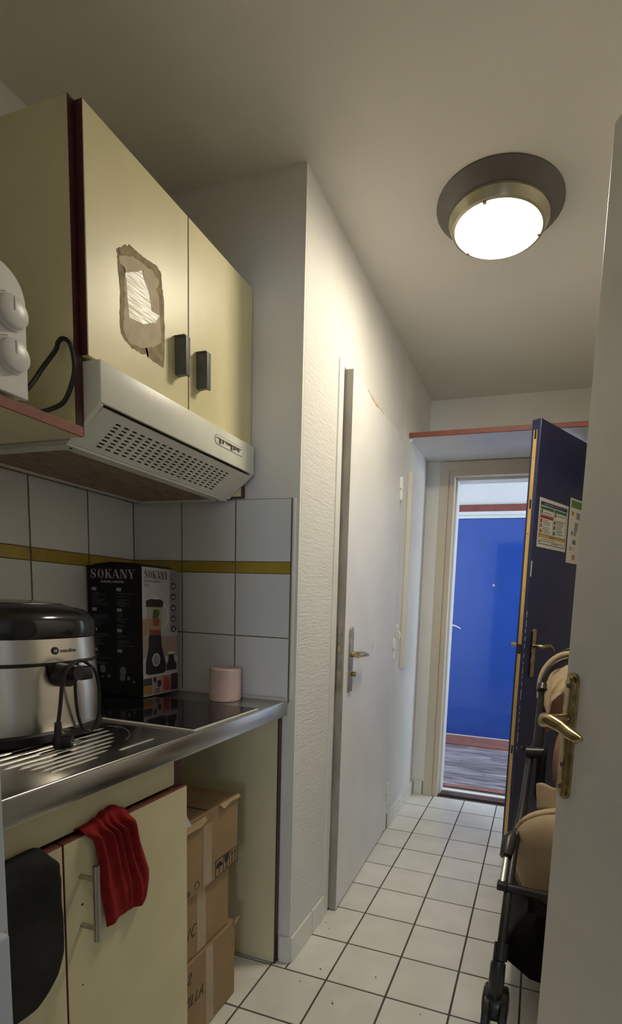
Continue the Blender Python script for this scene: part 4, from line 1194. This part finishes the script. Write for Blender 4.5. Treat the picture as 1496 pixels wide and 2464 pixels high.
# black side, faces -y: u runs +x (left to right seen from the camera)
sideo = Vector((XP - 0.205, YP - 0.0001, Z0))
US, VS = (1, 0, 0), (0, 0, 1)
didone(MB(), 'SOKANY', sideo + Vector((0.012, 0, BZ * 0.895)), US, VS, 0.027, 0.0265, 0.002).build('brand_lettering', m_print, bx_)
tl = MB()
add_text(tl, 'BLENDER & GRINDER', 0.0088, plane_fn(sideo + Vector((0.054, -0.0003, BZ * 0.862)), US, VS), sx=1.02, bold=0.0003)
tl.build('product_lettering', m_print, bx_)
tb = MB()
random.seed(13)
for cidx, x0 in enumerate((0.018, 0.112)):
    for r_i, zz in enumerate((0.80, 0.645, 0.49, 0.335)):
        o_ = sideo + Vector((x0, -0.0001, BZ * zz))
        MB().prism([(0, 0), (0.018, 0), (0.018, 0.010), (0, 0.010)], o_, US, VS, 0.0002).build('language_tag', flat('tag_print', (0.42, 0.43, 0.46)), bx_)
        if not (cidx == 1 and r_i == 3):
            for k in range(9):
                ln = random.uniform(0.25, 1.0) * 0.065
                if random.random() < 0.85:
                    tb.prism([(0, 0), (ln, 0), (ln, 0.0016), (0, 0.0016)], o_ + Vector((0.001, 0, -0.008 - k * 0.0046)), US, VS, 0.0002)
tb.build('text_lines', flat('dim_print', (0.13, 0.135, 0.16)), bx_)['kind'] = 'stuff'
for x0, z0, w_, h_ in ((0.042, 0.165, 0.024, 0.026), (0.118, 0.155, 0.026, 0.030), (0.118, 0.115, 0.022, 0.022), (0.072, 0.130, 0.012, 0.012), (0.048, 0.128, 0.009, 0.007), (0.146, 0.125, 0.013, 0.013), (0.168, 0.105, 0.008, 0.009)):
    o_ = sideo + Vector((x0, -0.0001, BZ * z0))
    MB().prism([(w_ * 0.5 + w_ * 0.5 * sq(t * PI / 8) * 0.9 * math.cos(t * PI / 8), h_ * 0.5 + h_ * 0.5 * sq(t * PI / 8) * 0.9 * math.sin(t * PI / 8)) for t in range(16)], o_, US, VS, 0.0002).build('pictogram', flat('pictogram_print', (0.20, 0.21, 0.24)), bx_)
# picture face, faces +x: u runs +y
fo = Vector((XP + 0.0004, YP + 0.001, Z0))
UF, VF = (0, 1, 0), (0, 0, 1)


def fpoly(name, pts, c, layer=1, parent=front):
    MB().prism([(p[0] * FW, p[1] * BZ) for p in pts], fo + Vector((0.00025 * layer, 0, 0)), UF, VF, 0.0002).build(name, flat(name, c), parent)


def rect(a, b, c, d):
    return [(a, c), (b, c), (b, d), (a, d)]


didone(MB(), 'SOKANY', fo + Vector((0.0003, 0.009, BZ * 0.905)), UF, VF, 0.0235, 0.0162, 0.0012).build('brand_lettering', m_ink, front)
tl = MB()
add_text(tl, 'BLENDER & GRINDER', 0.0085, plane_fn(fo + Vector((0.0006, 0.009, BZ * 0.878)), UF, VF), sx=0.85, bold=0.0003)
add_text(tl, 'SK-700', 0.0085, plane_fn(fo + Vector((0.0006, 0.009, BZ * 0.845)), UF, VF), sx=0.85, bold=0.0003)
tl.build('product_lettering', flat('product_grey', (0.16, 0.15, 0.17)), front)
fpoly('side_band', rect(0.77, 0.99, 0.5, 0.985), (0.21, 0.19, 0.21))
fpoly('table_scene', rect(0.0, 1.0, 0.30, 0.46), (0.32, 0.24, 0.21), 1)
fpoly('table_white', rect(0.0, 1.0, 0.165, 0.30), (0.44, 0.42, 0.43), 1)
fpoly('backdrop_food', rect(0.0, 0.14, 0.47, 0.60), (0.33, 0.19, 0.14), 1)
fpoly('jug_knob', rect(0.28, 0.46, 0.745, 0.765), (0.55, 0.54, 0.55), 2)
fpoly('jug_lid', [(0.10, 0.69), (0.56, 0.69), (0.57, 0.735), (0.48, 0.75), (0.2, 0.75), (0.09, 0.735)], (0.012, 0.012, 0.015), 3)
fpoly('jug_glass', [(0.17, 0.475), (0.50, 0.475), (0.55, 0.69), (0.13, 0.69)], (0.33, 0.31, 0.24), 2)
fpoly('jug_greens', [(0.26, 0.61), (0.33, 0.595), (0.44, 0.615), (0.47, 0.655), (0.40, 0.675), (0.30, 0.67)], (0.045, 0.10, 0.02), 3)
fpoly('jug_orange', [(0.17, 0.50), (0.49, 0.50), (0.50, 0.60), (0.16, 0.60)], (0.34, 0.22, 0.10), 3)
fpoly('jug_red', [(0.28, 0.545), (0.44, 0.545), (0.45, 0.605), (0.27, 0.605)], (0.26, 0.06, 0.04), 4)
fpoly('jug_berry', [(0.18, 0.475), (0.50, 0.475), (0.49, 0.51), (0.18, 0.52)], (0.24, 0.045, 0.035), 4)
fpoly('jug_handle', [(0.56, 0.52), (0.60, 0.52), (0.73, 0.58), (0.73, 0.68), (0.57, 0.72), (0.57, 0.70), (0.68, 0.67), (0.68, 0.60)], (0.52, 0.51, 0.53), 2)
fpoly('blender_base', [(0.07, 0.185), (0.14, 0.17), (0.56, 0.17), (0.64, 0.19), (0.64, 0.24), (0.52, 0.38), (0.50, 0.475), (0.16, 0.475), (0.15, 0.38), (0.07, 0.26)], (0.012, 0.013, 0.022), 3)
fpoly('dial_rim', [(0.355 + 0.115 * math.cos(t * PI / 10), 0.282 + 0.052 * math.sin(t * PI / 10)) for t in range(20)], (0.42, 0.42, 0.46), 4)
fpoly('dial_face', [(0.355 + 0.085 * math.cos(t * PI / 10), 0.282 + 0.039 * math.sin(t * PI / 10)) for t in range(20)], (0.22, 0.23, 0.27), 5)
fpoly('grinder_cap', rect(0.70, 0.90, 0.315, 0.335), (0.55, 0.53, 0.52), 3)
fpoly('grinder_body', [(0.66, 0.185), (0.96, 0.185), (0.96, 0.235), (0.89, 0.262), (0.88, 0.312), (0.72, 0.312), (0.71, 0.262), (0.66, 0.235)], (0.02, 0.016, 0.016), 3)
for i, zz in enumerate((0.86, 0.775, 0.685, 0.60, 0.515)):
    fpoly('feature_icon', [(0.875 + 0.075 * math.cos(t * PI / 8), zz + 0.0285 * math.sin(t * PI / 8)) for t in range(16)], (0.075, 0.035, 0.04), 2)
    fpoly('icon_mark', [(0.84, zz - 0.01), (0.91, zz - 0.01), (0.905, zz + 0.006), (0.845, zz + 0.006)] if i != 4 else [(0.84, zz - 0.012), (0.91, zz - 0.012), (0.875, zz + 0.018)], (0.42, 0.40, 0.41), 3)
tl = MB()
add_text(tl, '2in1', 0.013, plane_fn(fo + Vector((0.0006, FW * 0.79, BZ * 0.905)), UF, VF), sx=0.8)
tl.build('feature_lettering', flat('icon_dark', (0.06, 0.03, 0.04)), front)
fpoly('photo_juice', rect(0.0, 0.23, 0.02, 0.125), (0.34, 0.19, 0.05), 3)
fpoly('photo_juice_dark', rect(0.0, 0.23, 0.09, 0.145), (0.05, 0.06, 0.06), 4)
fpoly('photo_people', rect(0.25, 0.52, 0.015, 0.15), (0.42, 0.31, 0.28), 3)
fpoly('photo_person_dark', [(0.27, 0.12), (0.33, 0.095), (0.36, 0.12), (0.34, 0.148), (0.28, 0.148)], (0.03, 0.02, 0.02), 4)
fpoly('photo_person_dark', [(0.38, 0.075), (0.44, 0.06), (0.50, 0.085), (0.48, 0.12), (0.40, 0.118)], (0.04, 0.02, 0.02), 4)
fpoly('photo_clothes', [(0.30, 0.02), (0.46, 0.02), (0.44, 0.06), (0.33, 0.06)], (0.18, 0.17, 0.19), 4)
fpoly('photo_strawberry', rect(0.54, 0.76, 0.02, 0.15), (0.46, 0.14, 0.12), 3)
fpoly('photo_smoothie', [(0.56, 0.03), (0.74, 0.03), (0.72, 0.11), (0.64, 0.145), (0.58, 0.11)], (0.40, 0.05, 0.05), 4)
fpoly('photo_coffee', rect(0.78, 0.995, 0.02, 0.155), (0.055, 0.022, 0.018), 3)
fpoly('photo_base', rect(0.0, 1.0, 0.15, 0.165), (0.5, 0.48, 0.49), 2)

# ------------------------------------------------------------------ toilet roll
tr = thing('toilet_roll', 'pink toilet paper roll standing on the steel worktop', 'toilet roll', (-0.918, 1.385, 0.89))
MB().lathe([(0.020, 0.8905), (0.0455, 0.8905), (0.0475, 0.893), (0.0475, 0.988), (0.0455, 0.9905), (0.0235, 0.9905), (0.0225, 0.986), (0.020, 0.8905)], (-0.918, 1.385, 0), 40, caps=False).build('paper', m_pink, tr, True)
MB().lathe([(0.0195, 0.892), (0.0205, 0.9835), (0.019, 0.9835), (0.018, 0.892), (0.0195, 0.892)], (-0.918, 1.385, 0), 28, caps=False).build('core', m_card, tr, True)
MB().lathe([(0.0480, 0.894), (0.0484, 0.93), (0.0480, 0.987)], (-0.918, 1.385, 0), 40, caps=False, shape=lambda a: 1.0 + 0.012 * math.sin(a * 3)).build('outer_wrap', m_pink, tr, True)

# ------------------------------------------------------------------ stroller
st = thing('stroller', 'folding stroller with beige fabric and black frame parked before the blue door', 'stroller', (0.16, 1.75, 0.0))
XC = 0.175      # middle of the stroller


def mir(p):
    return (2 * XC - p[0], p[1], p[2])


def both(fn):
    fn(lambda p: p)
    fn(mir)


legp = [(-0.034, 1.372, 0.235), (-0.034, 1.372, 0.278), (-0.029, 1.50, 0.384), (-0.024, 1.62, 0.451), (-0.010, 1.78, 0.53), (0.004, 2.02, 0.655)]


def front_leg(f):
    lg_ = MB().tube([f(p) for p in legp], 0.0125, 12).build('front_leg', m_frameb, st, True)
    MB().tube([f((-0.0345, 1.366, 0.255)), f((-0.0335, 1.39, 0.292))], 0.0195, 14).build('leg_sleeve', m_frameb, lg_, True)
    MB().box(*sorted((f((-0.062, 0, 0))[0], f((-0.032, 0, 0))[0])), 1.485, 1.515, 0.388, 0.410, 0.004).build('leg_joint', m_frameb, lg_, True)
    MB().tube([f((-0.048, 1.50, 0.402)), f((-0.044, 1.60, 0.452))], 0.0085, 10, flat=0.6).build('metal_strut', m_chrome, lg_, True)
    MB().tube([f((-0.045, 1.595, 0.445)), f((-0.040, 1.64, 0.478)), f((-0.028, 1.66, 0.492))], [0.020, 0.024, 0.016], 12).build('knee_block', m_frameb, lg_, True)


def front_wheel(f):
    c = f((-0.038, 1.365, 0))
    fk = MB().tube([(c[0] + 0.001, 1.362, 0.262), (c[0], 1.362, 0.245), (c[0] - 0.001, 1.361, 0.20), (c[0] - 0.002, 1.360, 0.150), (c[0] - 0.002, 1.362, 0.130)], [0.013, 0.0205, 0.0215, 0.020, 0.014], 18).build('swivel_fork', m_frameb, st, True)
    MB().lathe([(0.012, -0.037), (0.036, -0.034), (0.043, -0.022), (0.043, 0.022), (0.036, 0.034), (0.012, 0.037)], (c[0], 1.372, 0.122), 24, 'x').build('wheel_cover', m_frameb, fk, True)
    for sx_ in (-0.022, 0.022):
        wh = MB().lathe([(0.050, -0.010), (0.074, -0.011), (0.0795, -0.006), (0.0795, 0.006), (0.074, 0.011), (0.050, 0.010)], (c[0] + sx_, 1.375, 0.080), 32, 'x').build('wheel', m_rubber, st, True)
        MB().lathe([(0.006, -0.012), (0.014, -0.011), (0.050, -0.006), (0.050, 0.006), (0.014, 0.011), (0.006, 0.012)], (c[0] + sx_, 1.375, 0.080), 28, 'x').build('wheel_hub', m_chrome if sx_ > 0 else m_frameb, wh, True)


def rear(f):
    MB().tube([f((0.004, 2.02, 0.655)), f((-0.004, 2.06, 0.40)), f((-0.012, 2.12, 0.11))], 0.0125, 12).build('rear_leg', m_frameb, st, True)
    c = f((-0.02, 2.13, 0.0))
    wh = MB().lathe([(0.060, -0.013), (0.085, -0.013), (0.0915, -0.007), (0.0915, 0.007), (0.085, 0.013), (0.060, 0.013)], (c[0], 2.13, 0.092), 32, 'x').build('wheel', m_rubber, st, True)
    MB().lathe([(0.006, -0.014), (0.060, -0.007), (0.060, 0.007), (0.006, 0.014)], (c[0], 2.13, 0.092), 24, 'x').build('wheel_hub', m_frameb, wh, True)


def handle_side(f):
    hs = MB().tube([f((0.004, 2.02, 0.655)), f((0.030, 2.035, 0.706)), f((0.031, 2.08, 0.809)), f((0.030, 2.115, 0.905))], [0.018, 0.0205, 0.0195, 0.0145], 12).build('handle_tube', m_frameb, st, True)
    MB().tube([f((-0.012, 2.015, 0.671)), f((0.052, 2.015, 0.676))], 0.023, 16).build('pivot_joint', m_frameb, hs, True)
    MB().tube([f((0.050, 2.01, 0.674)), f((0.056, 2.01, 0.674))], 0.014, 14, flat=0.55).build('pivot_button', m_paper, hs, True)
    MB().tube([f((-0.022, 2.0, 0.683)), f((-0.030, 1.995, 0.695))], 0.006, 8).build('release_lever', m_frameb, hs, True)
    MB().tube([f((0.028, 2.10, 0.898)), f((0.030, 2.118, 0.918))], 0.0205, 14).build('handle_clip', m_frameb, hs, True)
    MB().tube([f((-0.004, 2.005, 0.66)), f((-0.008, 1.93, 0.55)), f((-0.014, 1.86, 0.46))], 0.010, 10, flat=0.7).build('side_strut', m_frameb, hs, True)


both(front_leg)
both(front_wheel)
both(rear)
both(handle_side)
bow = [(0.030, 2.118, 0.915), (0.033, 2.125, 0.945), (0.052, 2.14, 0.985), (0.090, 2.15, 1.014), (0.13, 2.155, 1.026), (XC, 2.155, 1.030)]
bow = bow + [mir(p) for p in bow[::-1][1:]]
MB().tube(smooth_path(bow, 4), 0.0115, 12).build('push_bar', m_frameb, st, True)
bow2 = [(0.022, 2.16, 0.86), (0.020, 2.165, 0.93), (0.038, 2.175, 0.985), (0.078, 2.185, 1.028), (0.13, 2.19, 1.045), (XC, 2.19, 1.050)]
bow2 = bow2 + [mir(p) for p in bow2[::-1][1:]]
MB().tube(smooth_path(bow2, 4), 0.012, 12).build('canopy_piping', m_beige, st, True)
bow3 = [(0.050, 2.20, 0.97), (0.075, 2.205, 1.025), (0.115, 2.21, 1.058), (XC, 2.212, 1.068)]
bow3 = bow3 + [mir(p) for p in bow3[::-1][1:]]
MB().tube(smooth_path(bow3, 4), 0.006, 10).build('canopy_hoop', m_frameb, st, True)
# gathered canopy fabric
rows = []
for i in range(9):
    t = i / 8
    row = []
    for j in range(25):
        a = PI * j / 24
        rx = 0.148 - 0.03 * t + 0.004 * math.sin(j * 2.3 + i)
        rz = (0.165 - 0.03 * t)
        row.append((XC - rx * math.cos(a), 2.14 - 0.14 * t + 0.02 * math.sin(i * 1.7 + j * 0.8), 0.855 - 0.05 * t + rz * math.sin(a) ** 0.8 + 0.012 * math.sin(i * 2.4 + j * 0.5)))
    rows.append(row)
MB().grid(rows).build('canopy', m_beige, st, True, solid=0.006, sub=1)
rows = []
for i in range(8):
    t = i / 7
    rows.append([(XC - 0.155 * math.cos(PI * j / 16) * (1 - 0.15 * t), 2.12 + 0.05 * math.sin(PI * j / 16), 0.90 - 0.17 * t + 0.008 * math.sin(j * 1.7 + i * 1.1)) for j in range(17)])
MB().grid(rows).build('canopy_skirt', m_pinkb, st, True, solid=0.006, sub=1)
def side_fabric(f):
    MB().grid([[f((0.030 + 0.028 * j / 5, 2.03 - 0.06 * j / 5, z + 0.012 * math.sin(j + z * 30))) for j in range(6)] for z in (0.70, 0.66, 0.61, 0.56, 0.50)]).build('side_fabric', m_blackfab, st, True, solid=0.006)


both(side_fabric)
# seat back, bumper fabric, footmuff, basket
MB().pillow([(0.085, 0.57), (0.082, 0.66), (0.088, 0.74), (0.11, 0.80), (XC, 0.83), (0.24, 0.80), (0.262, 0.74), (0.268, 0.66), (0.265, 0.57), (0.24, 0.53), (0.11, 0.53)], 2.02, 0.07).build('seat_back', m_pinkb, st, True, sub=1)
rows = []
for i in range(7):
    t = i / 6
    rows.append([(0.028 + 0.01 * t + (0.295 - 0.02 * t) * j / 20, 1.86 - 0.07 * math.sin(PI * j / 20) - 0.015 * t, 0.605 + 0.022 * math.sin(PI * j / 20) - 0.085 * t + 0.008 * math.sin(j * 1.1 + i * 2)) for j in range(21)])
MB().grid(rows).build('bumper_wrap', m_beige, st, True, solid=0.008, sub=1)
mo = [(-0.030, 0.485), (-0.014, 0.523), (0.029, 0.553), (0.081, 0.571), (XC, 0.580), (0.269, 0.571), (0.321, 0.553), (0.364, 0.523), (0.380, 0.485), (0.375, 0.45), (0.376, 0.377), (0.357, 0.323), (0.332, 0.285), (0.278, 0.250), (XC, 0.232), (0.072, 0.250), (0.018, 0.285), (-0.007, 0.323), (-0.026, 0.377), (-0.025, 0.45)]
ft = MB().pillow(mo, 1.72, 0.16, 9, 0.35).build('leg_cover', m_beige, st, True, sub=1)
cxm = sum(p[0] for p in mo) / len(mo)
czm = sum(p[1] for p in mo) / len(mo)
MB().tube([(cxm + (p[0] - cxm) * 0.985, 1.70, czm + (p[1] - czm) * 0.985) for p in mo], 0.006, 8, close=True).build('seam_piping', m_beige, ft, True)
bk_ = MB()
prof_a = [(-0.004, 1.50, 0.300), (-0.026, 1.46, 0.222), (-0.022, 1.44, 0.172), (0.06, 1.42, 0.150)]
ro = []
for t in range(8):
    k = t / 7
    y_ = 0.50 * k
    drop = 0.04 * math.sin(PI * k)
    ro.append([(0.030, 1.52 + y_, 0.318 - drop), (0.004, 1.51 + y_, 0.275 - drop), (-0.022, 1.50 + y_, 0.228 - drop), (-0.018, 1.49 + y_, 0.180 - drop), (0.05, 1.47 + y_, 0.150 - drop), (XC, 1.46 + y_, 0.140 - drop), (0.30, 1.47 + y_, 0.150 - drop), (0.368, 1.49 + y_, 0.180 - drop), (0.372, 1.50 + y_, 0.228 - drop), (0.346, 1.51 + y_, 0.275 - drop), (0.32, 1.52 + y_, 0.318 - drop)])
bk_.grid(ro)
fr_ = ro[0]
vs_ = [bk_.bm.verts.new(p) for p in fr_]
bk_.bm.faces.new(vs_)
bk_.build('storage_basket', m_blackfab, st, True, solid=0.004)
MB().tube(smooth_path([(-0.032, 1.50, 0.395), (0.02, 1.505, 0.392), (0.075, 1.52, 0.382), (XC, 1.53, 0.376), (2 * XC - 0.075, 1.52, 0.382), (2 * XC - 0.02, 1.505, 0.392), (2 * XC + 0.032, 1.50, 0.395)], 3), 0.0125, 10).build('front_crossbar', m_frameb, st, True)
MB().tube([(-0.010, 2.11, 0.13), (2 * XC + 0.010, 2.11, 0.13)], 0.010, 10).build('rear_axle', m_frameb, st, True)

# ------------------------------------------------------------------ crumbs and scuffs on the floor tiles
random.seed(31)
cr = MB()
for x, y in ((-0.648, 1.405), (-0.640, 1.395), (-0.512, 1.352), (-0.509, 1.345), (-0.365, 1.315), (-0.352, 1.298), (-0.345, 1.280), (-0.602, 1.47), (-0.66, 1.68), (-0.685, 1.71), (-0.60, 2.86), (-0.42, 1.50), (-0.25, 1.40), (-0.66, 2.63)):
    r = random.uniform(0.0015, 0.0035)
    cr.lathe([(r, 0.0004), (r * 0.8, 0.0014), (r * 0.2, 0.0018)], (x, y, 0), 7, shape=lambda a: random.uniform(0.6, 1.2))
o = cr.build('crumbs', m_brown, None)
tag(o, 'tiny brown crumbs scattered on the pale floor tiles', 'crumbs', None, 'stuff')
